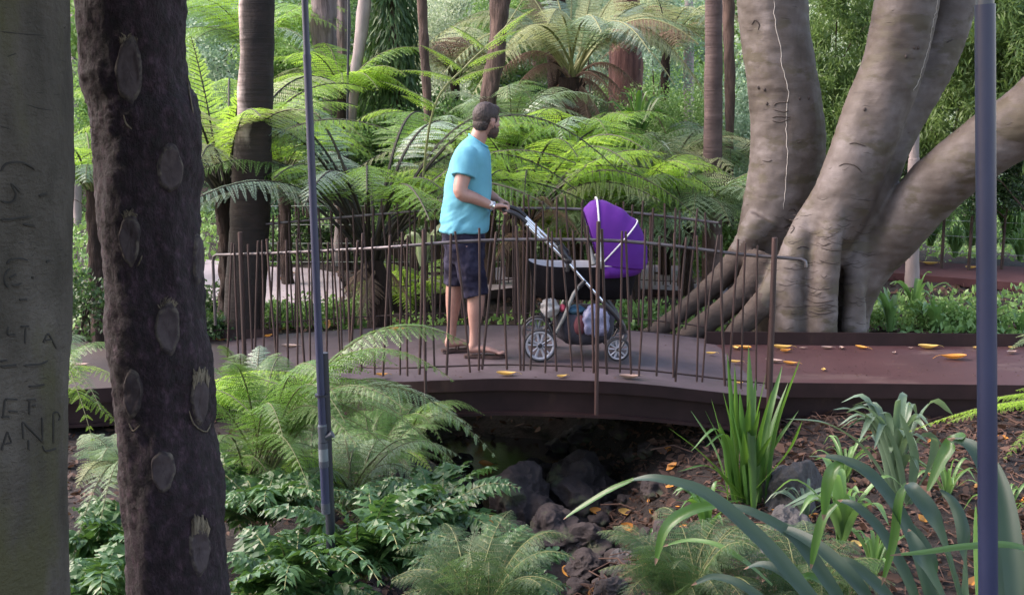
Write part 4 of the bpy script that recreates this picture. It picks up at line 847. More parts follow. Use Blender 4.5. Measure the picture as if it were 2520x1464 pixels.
# lacy ferns, bottom right
for i, (u, v, Yd, lab, k) in enumerate(((1690, 1500, 3.9, 'lacy fern with fine divided fronds at the bottom middle', 15), (1980, 1520, 4.0, 'lacy fern under the arching strap leaves', 12), (1180, 1530, 3.6, 'fine lacy fern in front of the glossy-leaved ferns', 13), (1650, 1290, 5.2, 'upright lacy frond beside the mossy stones', 0))):
    b = at(u, v, Yd)
    tp = around(b, k*2, .3, .06, .3, 80+i) if k else [(at(1700, 1290, 4.6), .06, .1), (at(1620, 1340, 4.6), .05, .1)]
    if not k: b = at(1690, 1440, 4.6)
    fern('lacy_fern', lab, b, tp, .15, 'lacy', 'stipe_pale', 85+i, n=17, m=14, arch=.3, start=.1, rr=.0022, plw=.2, pw=.30)
# glossy broad-leafleted ferns
def glossy(label, base, tips, W, seed, n=13, group=None):
    rng = np.random.default_rng(seed); o = empty('glossy_fern', tuple(base)); tag(o, label, 'fern', group)
    for tp in tips:
        g = Geo(); leaflet_frond(g, Vector(base)+Vector((rng.normal(0, .02), rng.normal(0, .02), 0)), tp, W*rng.uniform(.85, 1.15), rng, n, rng.uniform(.12, .26), rng.uniform(.2, .27), roll=rng.normal(0, .3))
        g.build('frond', [M['holly'], M['stipe_pale']], o, smooth=False)
    return o
GL = [((900, 1420, 4.3), [(1185, 1225, 4.5), (1230, 1215, 4.7), (1010, 1190, 4.5), (960, 1215, 4.2), (830, 1240, 4.3), (730, 1250, 4.2), (1050, 1270, 4.0), (880, 1290, 3.9), (760, 1330, 3.8), (1120, 1330, 3.9), (980, 1350, 3.7), (640, 1260, 4.3), (1090, 1215, 4.9), (900, 1195, 4.8)], 'sprawling glossy fern in front of the foot of the leaning pipe'),
      ((1180, 1480, 4.1), [(1390, 1370, 4.2), (1340, 1420, 3.9), (1280, 1300, 4.3), (1200, 1290, 4.4), (1380, 1450, 4.0), (1100, 1360, 3.8), (1240, 1380, 3.7), (1010, 1400, 3.7), (1330, 1330, 4.5), (1150, 1400, 3.6)], 'glossy fern on the near lip of the gully, bottom centre'),
      ((720, 1500, 4.0), [(570, 1370, 3.9), (600, 1300, 4.2), (680, 1330, 3.8), (790, 1390, 3.6), (560, 1440, 3.8), (880, 1420, 3.6), (640, 1400, 3.6), (740, 1300, 4.3), (850, 1350, 4.0), (940, 1440, 3.5), (700, 1450, 3.5)], 'dense glossy fern right beside the foot of the scarred trunk'),
      ((300, 1400, 4.6), [(180, 1250, 4.6), (230, 1220, 4.9), (170, 1330, 4.4), (250, 1300, 4.4), (290, 1240, 5.0), (200, 1280, 4.3), (310, 1330, 4.2), (440, 1300, 4.7), (590, 1230, 4.9)], 'glossy dark fern between the two nearest trunks'),
      ((260, 1520, 4.0), [(175, 1440, 3.8), (220, 1400, 4.0), (300, 1420, 3.7), (180, 1380, 4.1), (250, 1460, 3.6), (330, 1400, 4.1)], 'glossy light green fern at the bottom edge between the two nearest trunks'),
      ((560, 1260, 5.3), [(590, 1150, 5.3), (640, 1170, 5.4), (560, 1190, 5.1), (680, 1200, 5.1)], 'glossy fern pressed against the scarred trunk below the bright fronds'),
      ((650, 1290, 4.9), [(600, 1200, 4.9), (700, 1190, 5.0), (570, 1230, 4.6), (740, 1215, 4.7), (650, 1240, 4.5)], 'glossy fern filling the ground just right of the scarred trunk'),
      ((1080, 1290, 5.0), [(1000, 1200, 5.1), (940, 1190, 4.9), (1070, 1225, 4.7), (870, 1210, 5.0), (1130, 1260, 4.8), (800, 1230, 5.0)], 'glossy fern spilling down the left bank of the stream')]
for i, (b, tps, lab) in enumerate(GL):
    glossy(lab, at(*b), [at(*p) for p in tps]+around(at(*b), 16, .38, .0, .22, 300+i), .125, 100+i)
# little ground plants behind the railings
def tuft(name, label, base, k, L, wd, mat, seed, spread=.5, droop=.35, cat='plant', stand=.9, group=None):
    rng = np.random.default_rng(seed); o = empty(name, tuple(base)); tag(o, label, cat, group); g = Geo(); b = Vector(base)
    for i in range(k):
        a = rng.uniform(0, 2*math.pi); l = L*rng.uniform(.6, 1.1); s = spread*rng.uniform(.15, 1); d = Vector((math.cos(a), math.sin(a), 0))
        p0 = b+d*rng.uniform(0, .06)*L; p1 = b+d*l*s*.35+Vector((0, 0, l*stand*.55)); p2 = b+d*l*s*.8+Vector((0, 0, l*stand*(1-.25*s))); p3 = p2+d*l*(.12+.3*s*droop*2)-Vector((0, 0, l*droop*s))+Vector((0, 0, l*.1*(1-s)))
        strap(g, [p0, p1, p2, p3], wd*rng.uniform(.7, 1.15), rng, .3, 12, .8, rng.normal(0, .5))
    g.build('leaves', M[mat], o); return o
# strappy plants ---------------------------------------------------
b = at(1830, 1232, 6.5); rng = np.random.default_rng(55)
o = empty('flax_plant', tuple(b)); tag(o, 'upright sword-leaved plant standing against the bridge, below the railing end', 'plant'); g = Geo()
for tu, tv, wd, dy in ((1842, 848, .05, 0), (1808, 900, .04, .1), (1970, 882, .055, -.1), (1790, 868, .035, 0), (1925, 900, .05, .05), (1778, 960, .05, 0), (1860, 930, .045, .1), (1750, 980, .04, 0), (1900, 960, .05, -.1), (1885, 920, .045, -.05), (1735, 1010, .04, .05), (1820, 960, .05, -.15), (1940, 940, .045, .1), (1845, 980, .05, -.2), (1800, 1000, .05, -.1), (1870, 1010, .05, -.15), (1965, 1010, .03, 0), (1700, 1010, .03, .1), (1770, 1040, .05, -.15), (1830, 1060, .045, -.25), (1900, 1070, .045, -.2)):
    s0 = b+Vector(((tu-1830)*.0006+rng.normal(0, .02), rng.normal(0, .05), 0)); e = at(tu, tv, 6.5+dy); m1 = s0.lerp(e, .5)+Vector((-(tu-1830)*.00022, 0, .02))
    strap(g, [s0, m1, e], wd, rng, .35, 12, .9, rng.normal(0, .4))
for tu, tv, mu, mv in ((1645, 1052, 1730, 1120), (1668, 1160, 1750, 1150), (1640, 1190, 1740, 1200), (1655, 1228, 1740, 1240), (1700, 1110, 1770, 1060), (1975, 1035, 1935, 1120), (1735, 1100, 1790, 1075)):
    s0 = b+Vector((rng.normal(0, .03), -.05, .02)); strap(g, [s0, at(mu, mv, 6.3), at(tu, tv, 6.2)], .028, rng, .3, 12)
g.build('leaves', M['strap'], o)
tuft('lily_plant', 'pale green strap-leaved clump in the middle of the soil bank', at(2195, 1225, 5.7), 30, .56, .05, 'pale_strap', 5, .55, .4)
# sweeping leaves of the pale clump
o = empty('lily_plant', tuple(at(2120, 1215, 5.3))); tag(o, 'arching pale strap leaves curving left above the rounded grey rock', 'plant'); g = Geo()
for ps in ([(2205, 1225), (2130, 1110), (2040, 1045), (1932, 1030)], [(2215, 1230), (2160, 1060), (2100, 1010), (2050, 1008)], [(2205, 1240), (2110, 1160), (2040, 1130), (1990, 1122)], [(2230, 1240), (2200, 1100), (2140, 1010), (2088, 1010)], [(2130, 1250), (2080, 1200), (2010, 1210), (1928, 1248)], [(2130, 1250), (2060, 1220), (1990, 1232), (1940, 1250)], [(2240, 1240), (2250, 1130), (2230, 1060), (2212, 1012)], [(2230, 1245), (2290, 1150), (2300, 1090), (2290, 1075)]):
    strap(g, [at(u, v, 5.6-.06*i) for i, (u, v) in enumerate(ps)], .045, rng, .3, 16)
g.build('leaves', M['pale_strap'], o)
# big blue-green strap leaves in front (crinum)
def big_leaf_plant(label, base, leaves, seed):
    rng = np.random.default_rng(seed); o = empty('strap_leaf_plant', tuple(base)); tag(o, label, 'plant')
    for pts, wd, mt, tw in leaves:
        g = Geo(); strap(g, [at(*p) for p in pts], wd*.72, rng, .38, 34, .7, tw, 0, .42, 1+int(rng.integers(0, 2))); g.build('leaf', [M[mt], M['dead_fern']], o)
    return o
big_leaf_plant('large blue-green strap leaves arching left across the soil bank', at(2180, 1700, 3.2), [
    ([(2200, 1700, 3.1), (2000, 1480, 3.2), (1880, 1340, 3.3), (1740, 1220, 3.4), (1620, 1180, 3.45), (1545, 1182, 3.5)], .072, 'blue_strap', 0),
    ([(2190, 1680, 3.25), (2060, 1470, 3.3), (1960, 1330, 3.4), (1850, 1262, 3.45), (1770, 1240, 3.5)], .062, 'blue_strap', .1),
    ([(1560, 1180, 3.49), (1500, 1208, 3.5), (1430, 1250, 3.52), (1386, 1278, 3.54)], .034, 'strap', 0),
    ([(2230, 1680, 3.2), (2130, 1470, 3.2), (2030, 1360, 3.3), (1950, 1310, 3.4), (1905, 1302, 3.45)], .062, 'blue_strap', 0),
    ([(2250, 1690, 3.3), (2200, 1500, 3.3), (2110, 1400, 3.35), (2050, 1370, 3.4)], .06, 'blue_strap', .2),
    ([(1790, 1240, 3.5), (1700, 1258, 3.5), (1640, 1300, 3.5), (1612, 1390, 3.5)], .055, 'strap', .6),
    ([(2120, 1700, 3.3), (2010, 1500, 3.35), (1940, 1420, 3.4), (1880, 1390, 3.45), (1830, 1400, 3.5)], .05, 'blue_strap', .1),
    ([(2290, 1690, 3.1), (2250, 1480, 3.1), (2180, 1330, 3.15), (2110, 1250, 3.2), (2060, 1230, 3.25)], .055, 'blue_strap', 0),
    ([(2080, 1700, 3.5), (1940, 1540, 3.5), (1840, 1450, 3.55), (1760, 1420, 3.6), (1700, 1440, 3.6)], .045, 'blue_strap', .2),
    ([(2180, 1690, 3.4), (2090, 1500, 3.4), (2000, 1420, 3.4), (1950, 1440, 3.4)], .04, 'strap', .4),
    ([(2060, 1240, 3.25), (2030, 1270, 3.25), (2010, 1330, 3.25), (1995, 1400, 3.25)], .04, 'strap', .8),
    ([(1900, 1440, 3.8), (1830, 1380, 3.8), (1760, 1340, 3.85), (1690, 1330, 3.9), (1630, 1345, 3.9)], .03, 'nest', 0)], 1)
big_leaf_plant('tall blue-green strap leaves folding over beside the upright pipe', at(2330, 1700, 2.9), [
    ([(2330, 1700, 2.9), (2290, 1480, 2.95), (2230, 1300, 3.0), (2150, 1180, 3.05), (2080, 1135, 3.1), (2010, 1120, 3.15)], .062, 'blue_strap', 0),
    ([(2400, 1700, 2.9), (2360, 1480, 2.9), (2300, 1290, 2.9), (2250, 1210, 2.95), (2232, 1188, 3.0)], .072, 'blue_strap', .1),
    ([(2235, 1190, 3.0), (2215, 1230, 3.0), (2200, 1330, 3.0), (2170, 1440, 3.0)], .036, 'strap', .8),
    ([(2075, 1138, 3.1), (2050, 1160, 3.1), (2036, 1200, 3.1), (2026, 1280, 3.1)], .05, 'strap', 1.0),
    ([(2360, 1700, 2.8), (2330, 1520, 2.8), (2270, 1380, 2.8), (2235, 1300, 2.85)], .075, 'blue_strap', .2),
    ([(2480, 1700, 3.0), (2480, 1450, 3.0), (2460, 1250, 3.1), (2400, 1110, 3.2), (2330, 1078, 3.3)], .082, 'blue_strap', 0),
    ([(2370, 1080, 3.25), (2350, 1082, 3.3), (2320, 1130, 3.3), (2280, 1215, 3.3)], .06, 'strap', .3),
    ([(2520, 1700, 2.7), (2500, 1420, 2.8), (2480, 1250, 2.9), (2450, 1130, 3.0)], .075, 'blue_strap', .2),
    ([(2290, 1700, 3.0), (2300, 1500, 3.0), (2290, 1380, 3.0), (2240, 1300, 3.05), (2200, 1290, 3.1)], .05, 'blue_strap', .1),
    ([(2350, 1700, 3.2), (2380, 1480, 3.2), (2375, 1330, 3.2), (2350, 1240, 3.25), (2310, 1200, 3.3)], .055, 'blue_strap', .1),
    ([(2440, 1700, 2.9), (2500, 1480, 2.9), (2540, 1330, 2.9)], .06, 'blue_strap', .1),
    ([(2420, 1700, 3.1), (2400, 1450, 3.1), (2395, 1320, 3.1), (2400, 1240, 3.1)], .06, 'nest', .3)], 2)
big_leaf_plant('slim pale strap leaf curving in from the edge across the upright pipe', at(2700, 1500, 2.4), [([(2720, 1500, 2.4), (2600, 1400, 2.4), (2500, 1345, 2.4), (2380, 1345, 2.4), (2280, 1358, 2.4), (2190, 1366, 2.4)], .022, 'nest', .5)], 3)
tuft('lily_plant', 'green strap-leaved clump tucked beside the rounded grey rock', at(2070, 1335, 4.7), 16, .36, .04, 'nest', 8, .8, .3)
tuft('lily_plant', 'small green seedling between the mossy boulders', at(1740, 1330, 4.8), 9, .26, .03, 'strap', 9, .8, .3)
tuft('flax_plant', 'dark green flax seen at the far right behind the wires', at(2480, 600, 15.0), 24, 1.0, .09, 'strap', 10, .6, .3)
for i, (u, v, Y_, L, lab) in enumerate(((2250, 610, 14.9, .4, 'low grassy clump at the fence foot nearest the fig'), (2350, 618, 14.8, .4, 'low grassy clump at the fence foot left of the upright pipe'), (2430, 622, 14.8, .4, 'low grassy clump at the fence foot behind the upright pipe'), (2510, 628, 14.7, .4, 'low grassy clump at the fence foot at the far right'), (2290, 590, 15.2, .6, 'grassy clump behind the lowest wires by the fig limb'), (2390, 590, 15.2, .65, 'grassy clump between the fig limb and the upright pipe'), (2500, 600, 15.1, .6, 'grassy clump behind the wires at the far right'), (2330, 540, 15.6, .8, 'tall grassy clump behind the wire fence'))):
    tuft('grass_clump', lab, at(u, v+15, Y_), 80, L*1.15, .022, 'nest', 200+i, .8, .5)
tuft('yucca_plant', 'spiky green yucca clump standing behind the purple hood', at(1568, 385, 13.2), 22, .72, .06, 'strap', 12, .5, .1)
tuft('yucca_plant', 'pale grey-leaved clump below the yucca spikes', at(1580, 440, 12.9), 20, .5, .05, 'bush_pale', 13, .9, .5)
tuft('lily_plant', 'broad-leaved pale plant seen between the stems left of the man', at(1040, 655, 11.9), 9, .55, .12, 'bush_pale', 14, .7, .4)
for i, (u, v, k, L, mt, lab) in enumerate(((1600, 1360, 10, .16, 'strap', 'tiny seedling beside the golden leaf'), (1985, 1285, 12, .26, 'pale_strap', 'short pale shoots against the flat grey rock'), (2080, 1185, 14, .3, 'nest', 'short green shoots left of the pale strap-leaved clump'), (2330, 1230, 14, .3, 'nest', 'ragged green shoots on the soil left of the upright pipe'), (2470, 1300, 16, .3, 'nest', 'ragged green shoots on the soil at the right edge'), (1720, 1255, 10, .2, 'strap', 'small shoots beside the sword-leaved plant'), (2150, 1420, 14, .28, 'nest', 'short shoots under the folded strap leaf'))):
    tuft('seedling', lab, on_ground(u, v), k, L, .02, mt, 240+i, .9, .3)
# crinkled bird's-nest leaves right of the fig foot
for i, (u, v, k, lab) in enumerate(((2190, 800, 12, 'crinkled green fern at the foot of the leaning fig stem'), (2300, 812, 14, 'crinkled green fern in the bed under the far boardwalk'), (2420, 815, 12, 'crinkled fern just left of the upright pipe'), (2510, 815, 10, 'crinkled fern at the far right of the bed'), (2250, 760, 9, 'light green crinkled fern close under the steel beam'))):
    tuft('nest_fern', lab, at(u, v+15, 10.1+.12*i), k, .42, .055, 'nest', 220+i, .75, .2, cat='fern')
rb = np.random.default_rng(300)
def low_bush(label, base, s, mat, n=1800, leaf=.05, ratio=.3, hang=0, name='shrub', cat='shrub', seed=0, clumps=26):
    o = empty(name, tuple(base)); tag(o, label, cat); r = np.random.default_rng(900+seed)
    V, Q = leaf_cloud(r, n, clumps, 1, ratio, (1, 1, 1), hang, .26, .3); c = Vector(base)+Vector((0, 0, s[2]*.8))
    # leaf length is given in metres whatever the bush's size
    P = V.reshape(-1, 4, 3); cc = P[:, :1]; P = cc*np.array(s)+(P-cc)*leaf
    g = Geo(); g.add((P+np.array(tuple(c))).reshape(-1, 3), Q); g.build('foliage', M[mat], o, smooth=False)
    g = Geo()
    for k in range(5):
        a = r.uniform(0, 6.28); tube(g, [Vector(base)-Vector((0, 0, .05)), Vector(base)+Vector((math.cos(a)*s[0]*.25, math.sin(a)*s[1]*.25, s[2]*.6)), Vector(base)+Vector((math.cos(a)*s[0]*.6, math.sin(a)*s[1]*.6, s[2]*1.2))], [.02*s[2]+.004, .014*s[2]+.003, .003], 6)
    g.build('stem', M['stipe_dark'], o); return o
LB = [((720, 800, 10.6), (.42, .3, .16), 'nest', 'low leafy ground plant right of the dark palm foot'), ((830, 795, 10.9), (.35, .3, .14), 'bush_mid', 'low leafy ground plant behind the leaning pipe'), ((1010, 770, 11.0), (.4, .3, .18), 'bush_mid', 'low leafy ground plant behind the railing left of the man'), ((1240, 780, 10.9), (.4, .3, .15), 'nest', 'low leafy ground plant right behind the legs of the man'),
      ((1330, 790, 10.7), (.3, .2, .13), 'bush_mid', 'low leafy ground plant behind the rear wheels of the stroller'), ((1570, 785, 10.8), (.35, .3, .13), 'nest', 'small yellowish ground plant in front of the left fig root'), ((2230, 790, 10.4), (.45, .25, .15), 'bush_mid', 'leafy ground cover between the crinkled ferns'), ((2400, 800, 10.4), (.5, .25, .14), 'bush_mid', 'leafy ground cover behind the platform kerb'),
      ((230, 640, 9.8), (.35, .4, .5), 'bush_dark', 'dark shrub filling the gap between the two nearest trunks'), ((200, 790, 9.0), (.4, .3, .25), 'bush_dark', 'dark low shrub behind the mesh boardwalk'), ((530, 780, 9.95), (.25, .2, .13), 'bush_dark', 'dark grassy plant left of the palm foot'), ((480, 700, 10.8), (.3, .3, .2), 'bush_dark', 'dark shrub hugging the scarred trunk outline'),
      ((700, 540, 15.3), (.7, .5, .3), 'bush_dark', 'dark shrub beyond the violet boardwalk'), ((900, 570, 15.3), (.8, .5, .3), 'bush_dark', 'dark shrub beyond the tree fern stems'), ((1150, 570, 15.3), (.8, .5, .35), 'bush_dark', 'dark shrub beyond the legs of the man'), ((1400, 570, 15.3), (.8, .5, .35), 'bush_dark', 'dark shrub beyond the stroller'), ((1650, 570, 15.3), (.7, .5, .35), 'bush_dark', 'dark shrub beyond the left fig root'), ((1800, 560, 13.4), (.5, .4, .35), 'bush_mid', 'green shrub close behind the pale fig stem')]
for i, ((u, v, Y_), s, mt, lab) in enumerate(LB):
    p = at(u, v, Y_); p.z = min(p.z, gz(p.x, p.y)+.03) if Y_ > 9 else p.z
    low_bush(lab, p, s, mt, 2200 if s[0] > .45 else 1300, .045 if Y_ < 12 else .06, seed=i)
r = np.random.default_rng(31); n = 52000
x = r.uniform(-9, 9, n); y = 10.0+14*r.random(n)**1.3; z = ground_h(x, y)+.02+(.12+.12*(y > 14))*r.random(n)**1.5*(.5+.5*np.sin(x*2.3)*np.sin(y*1.9)); keep = (y > 10.4)|(np.abs(x) > 3.4)
def outwalk(x, y):
    ok = np.ones(len(x), bool)
    for (a_, b_, c_, d_) in ((-4.4, 14.6, -1.4, 11.6), (-1.5, 14.6, 3.2, 11.8), (3.4, 15.2, 9, 12.4)): ok &= ~((x > a_)&(x < c_)&(y < b_)&(y > d_))
    return ok
keep &= outwalk(x, y); x, y, z = x[keep], y[keep], z[keep]; n = len(x); p = np.stack([x, y, z], -1)
a = nrm(r.normal(0, 1, (n, 3))+np.array([0, 0, .7])); b = nrm(np.cross(a, r.normal(0, 1, (n, 3)))); l = r.uniform(.04, .11, (n, 1))
V = np.stack([p, p+a*l*.5+b*l*.25, p+a*l, p+a*l*.5-b*l*.25], 1).reshape(-1, 3); g = Geo(); g.add(V, np.arange(len(V)).reshape(-1, 4))
tag(g.build('ground_cover', M['bush_mid'], smooth=False), 'low leafy ground cover under the ferns behind the bridge', 'ground cover', kind='stuff')
# ------------------------------------------------------------------ background trunks
def trunk_tree(name, label, rows, mat, seed, amp=.02, crown=None, cat='tree', Yd=12, foot=None):
    """rows: (u_left, u_right, v) from top down to the lowest visible point"""
    P = []; rad = []
    for ul, ur, v in rows:
        a, b = at(ul, v, Yd), at(ur, v, Yd); P.append((a+b)/2); rad.append((b-a).length/2)
    P = P[::-1]; rad = rad[::-1]
    d = (P[1]-P[0]); f = P[0]+d*((gz(P[0].x, P[0].y)-.1-P[0].z)/max(d.z, .2)); f.z = gz(P[0].x, P[0].y)-.1
    if f.z < P[0].z-.02: P = [f]+P; rad = [rad[0]*1.12]+rad
    t = P[-1]+(P[-1]-P[-2]).normalized()*2.5; P.append(t); rad.append(rad[-1]*.9)
    me = trunk_mesh(P, rad, 24, 60, amp, 7, seed, (1, 1, .35))
    # spacing of rad follows point index, fine for straight trunks
    o = empty(name, tuple(P[0])); tag(o, label, cat); link('trunk', me, M[mat], o); return o, P
trunk_tree('palm_tree', 'stout palm trunk, ringed and pale above, almost black below, left of the bridge', [(592, 676, -60), (590, 674, 120), (584, 670, 260), (574, 667, 420), (566, 664, 560), (556, 655, 700), (550, 646, 808)], 'palm_lit', 3, .012, Yd=10.0)
trunk_tree('gum_tree', 'stringy-barked grey trunk right behind the leaning pipe', [(764, 826, -40), (766, 828, 60), (778, 830, 140), (790, 834, 212)], 'stringy', 5, .03, Yd=15.5)
trunk_tree('gum_tree', 'second stringy grey trunk pressed against the pale leaning one', [(822, 858, -40), (826, 862, 60), (832, 864, 150), (838, 866, 250)], 'stringy', 6, .02, Yd=16.5)
trunk_tree('palm_tree', 'slim pale grey palm trunk leaning right, left of the weeping conifer', [(885, 918, -40), (875, 908, 60), (866, 894, 150), (858, 882, 245)], 'grey_bark', 7, .012, Yd=14.8)
trunk_tree('gum_tree', 'thin flaking trunk right of the weeping conifer', [(1026, 1050, -40), (1030, 1052, 60), (1036, 1056, 150), (1042, 1062, 258)], 'rough_bark', 8, .018, Yd=13.2)
trunk_tree('gum_tree', 'rough plated trunk rising directly behind the head of the man', [(1212, 1262, -60), (1206, 1250, 60), (1200, 1245, 130), (1192, 1232, 200), (1182, 1222, 262), (1178, 1222, 380)], 'rough_bark', 9, .03, Yd=12.9)
trunk_tree('gum_tree', 'thick brown trunk above the pale tree fern, on its left side', [(1318, 1372, -40), (1314, 1370, 40), (1310, 1372, 140)], 'rough_bark', 10, .03, Yd=19)
trunk_tree('gum_tree', 'red stringy trunk above the pale tree fern, on its right side', [(1512, 1574, -40), (1508, 1578, 60), (1500, 1582, 160)], 'red_bark', 11, .03, Yd=19)
trunk_tree('palm_tree', 'tall straight ringed palm trunk, reddish brown, left of the fig', [(1734, 1776, -60), (1735, 1778, 100), (1733, 1778, 240), (1731, 1776, 440)], 'palm_red', 12, .008, Yd=13.0)
trunk_tree('gum_tree', 'dark slender trunk just right of the straight palm', [(1776, 1806, -60), (1780, 1808, 100), (1784, 1808, 250), (1786, 1806, 385)], 'rough_bark', 13, .016, Yd=14.0)
trunk_tree('gum_tree', 'distant pale trunk between the red trunk and the straight palm', [(1684, 1706, -40), (1684, 1706, 70), (1682, 1708, 160)], 'grey_bark', 14, .012, Yd=22)
trunk_tree('palm_tree', 'small ringed trunk in the gap under the leaning fig limb', [(2240, 2262, 330), (2236, 2262, 400), (2232, 2262, 520)], 'grey_bark', 15, .008, Yd=13.0)
trunk_tree('gum_tree', 'faint grey trunk behind the diagonal stem', [(1095, 1118, 20), (1095, 1120, 70), (1094, 1120, 140)], 'grey_bark', 16, .012, Yd=22)
trunk_tree('gum_tree', 'grey-violet trunk glimpsed between the two nearest trunks', [(172, 188, -20), (173, 190, 50), (174, 192, 120)], 'grey_bark', 17, .012, Yd=20)
trunk_tree('dead_fern_trunk', 'dark stump of a tree fern beside the pale tree fern trunk', [(1350, 1392, 205), (1352, 1390, 250), (1350, 1388, 300)], 'fern_trunk', 18, .03, Yd=15.2)
# thin lamp-like steel pole among the far trunks
o = empty('pole', tuple(at(855, 245, 13.9))); tag(o, 'thin dark pole among the stringy trunks', 'pole'); g = Geo(); tube(g, [at(853, 430, 13.9), at(858, 20, 13.9), at(858, -60, 13.9)], .014, 8); g.build('shaft', M['black_pipe'], o)
# weeping conifer
def conifer(label, u, Yd, h, w_, seed):
    r = np.random.default_rng(seed); b = at(u, 400, Yd); b.z = gz(b.x, b.y)-.05; o = empty('weeping_conifer', tuple(b)); tag(o, label, 'tree')
    g = Geo(); tube(g, [b, b+Vector((0, 0, h))], [.12, .03], 10); g.build('trunk', M['rough_bark'], o)
    n = 9000; z = r.uniform(.15, 1, n); a = r.uniform(0, 6.28, n); rad = w_*(1.08-z)**.7*r.uniform(.25, 1, n)**.5
    lobes = .75+.25*np.sin(a*3+z*9)
    p = np.stack([b.x+np.cos(a)*rad*lobes, b.y+np.sin(a)*rad*lobes, b.z+z*h], -1)
    d = nrm(np.stack([np.cos(a)*.35, np.sin(a)*.35, -1+0*a], -1)+r.normal(0, .22, (n, 3))); s = nrm(np.cross(d, r.normal(0, 1, (n, 3)))); l = r.uniform(.08, .2, (n, 1))
    V = np.stack([p, p+d*l*.5+s*l*.09, p+d*l, p+d*l*.5-s*l*.09], 1).reshape(-1, 3)
    g = Geo(); g.add(V, np.arange(len(V)).reshape(-1, 4)); g.build('foliage', M['conifer'], o, smooth=False)
conifer('dark weeping conifer with hanging needles behind the leaning palm trunk', 975, 15.0, 4.6, .62, 1)
# ------------------------------------------------------------------ background shrubs and trees
bvar = {}
def bush_mesh(kind, k):
    if (kind, k) in bvar: return bvar[(kind, k)]
    r = np.random.default_rng(500+k*7+len(kind))
    if kind == 'broad': V, Q = leaf_cloud(r, 8500, 70, .075, .32, (1, 1, 1), .1, .16, .35)
    elif kind == 'fine': V, Q = leaf_cloud(r, 15000, 90, .05, .3, (1, 1, 1), .1, .15, .3)
    else:
        V, Q = leaf_cloud(r, 13000, 150, .115, .11, (1, 1, 1), .9, .12, .35)
    g = Geo(); g.add(V, Q); me = g.mesh('foliage'); me.materials.append(M['bush_mid']); bvar[(kind, k)] = me; return me
def bush(name, label, p, s, mat, kind='broad', k=0, rz=0, cat='shrub', group=None, trunk=.018):
    b = Vector((p[0], p[1], gz(p[0], p[1])-.1)); o = empty(name, tuple(b)); tag(o, label, cat, group)
    f = bpy.data.objects.new('crown' if cat == 'tree' else 'foliage', bush_mesh(kind, k)); COL.objects.link(f); f.parent = o
    f.location = (0, 0, p[2]-b.z); f.scale = s; f.rotation_euler = (0, 0, rz); f.material_slots[0].link = 'OBJECT'; f.material_slots[0].material = M[mat]
    g = Geo(); r = np.random.default_rng(k+int(rz*100)); top = p[2]-b.z
    tube(g, [Vector((0, 0, 0)), Vector((r.normal(0, .05), 0, top*.5)), Vector((r.normal(0, .1), 0, top+s[2]*.2))], [trunk*1.2, trunk, trunk*.4], 8)
    for q in range(5):
        a = r.uniform(0, 6.28); z0 = top*r.uniform(.35, .9); tube(g, [Vector((0, 0, z0)), Vector((math.cos(a)*s[0]*.4, math.sin(a)*s[1]*.4, z0+s[2]*.4)), Vector((math.cos(a)*s[0]*.8, math.sin(a)*s[1]*.8, z0+s[2]*.6))], [trunk*.5, trunk*.3, trunk*.1], 5)
    g.build('trunk' if cat == 'tree' else 'stem', M['rough_bark'], o, local=True); return o
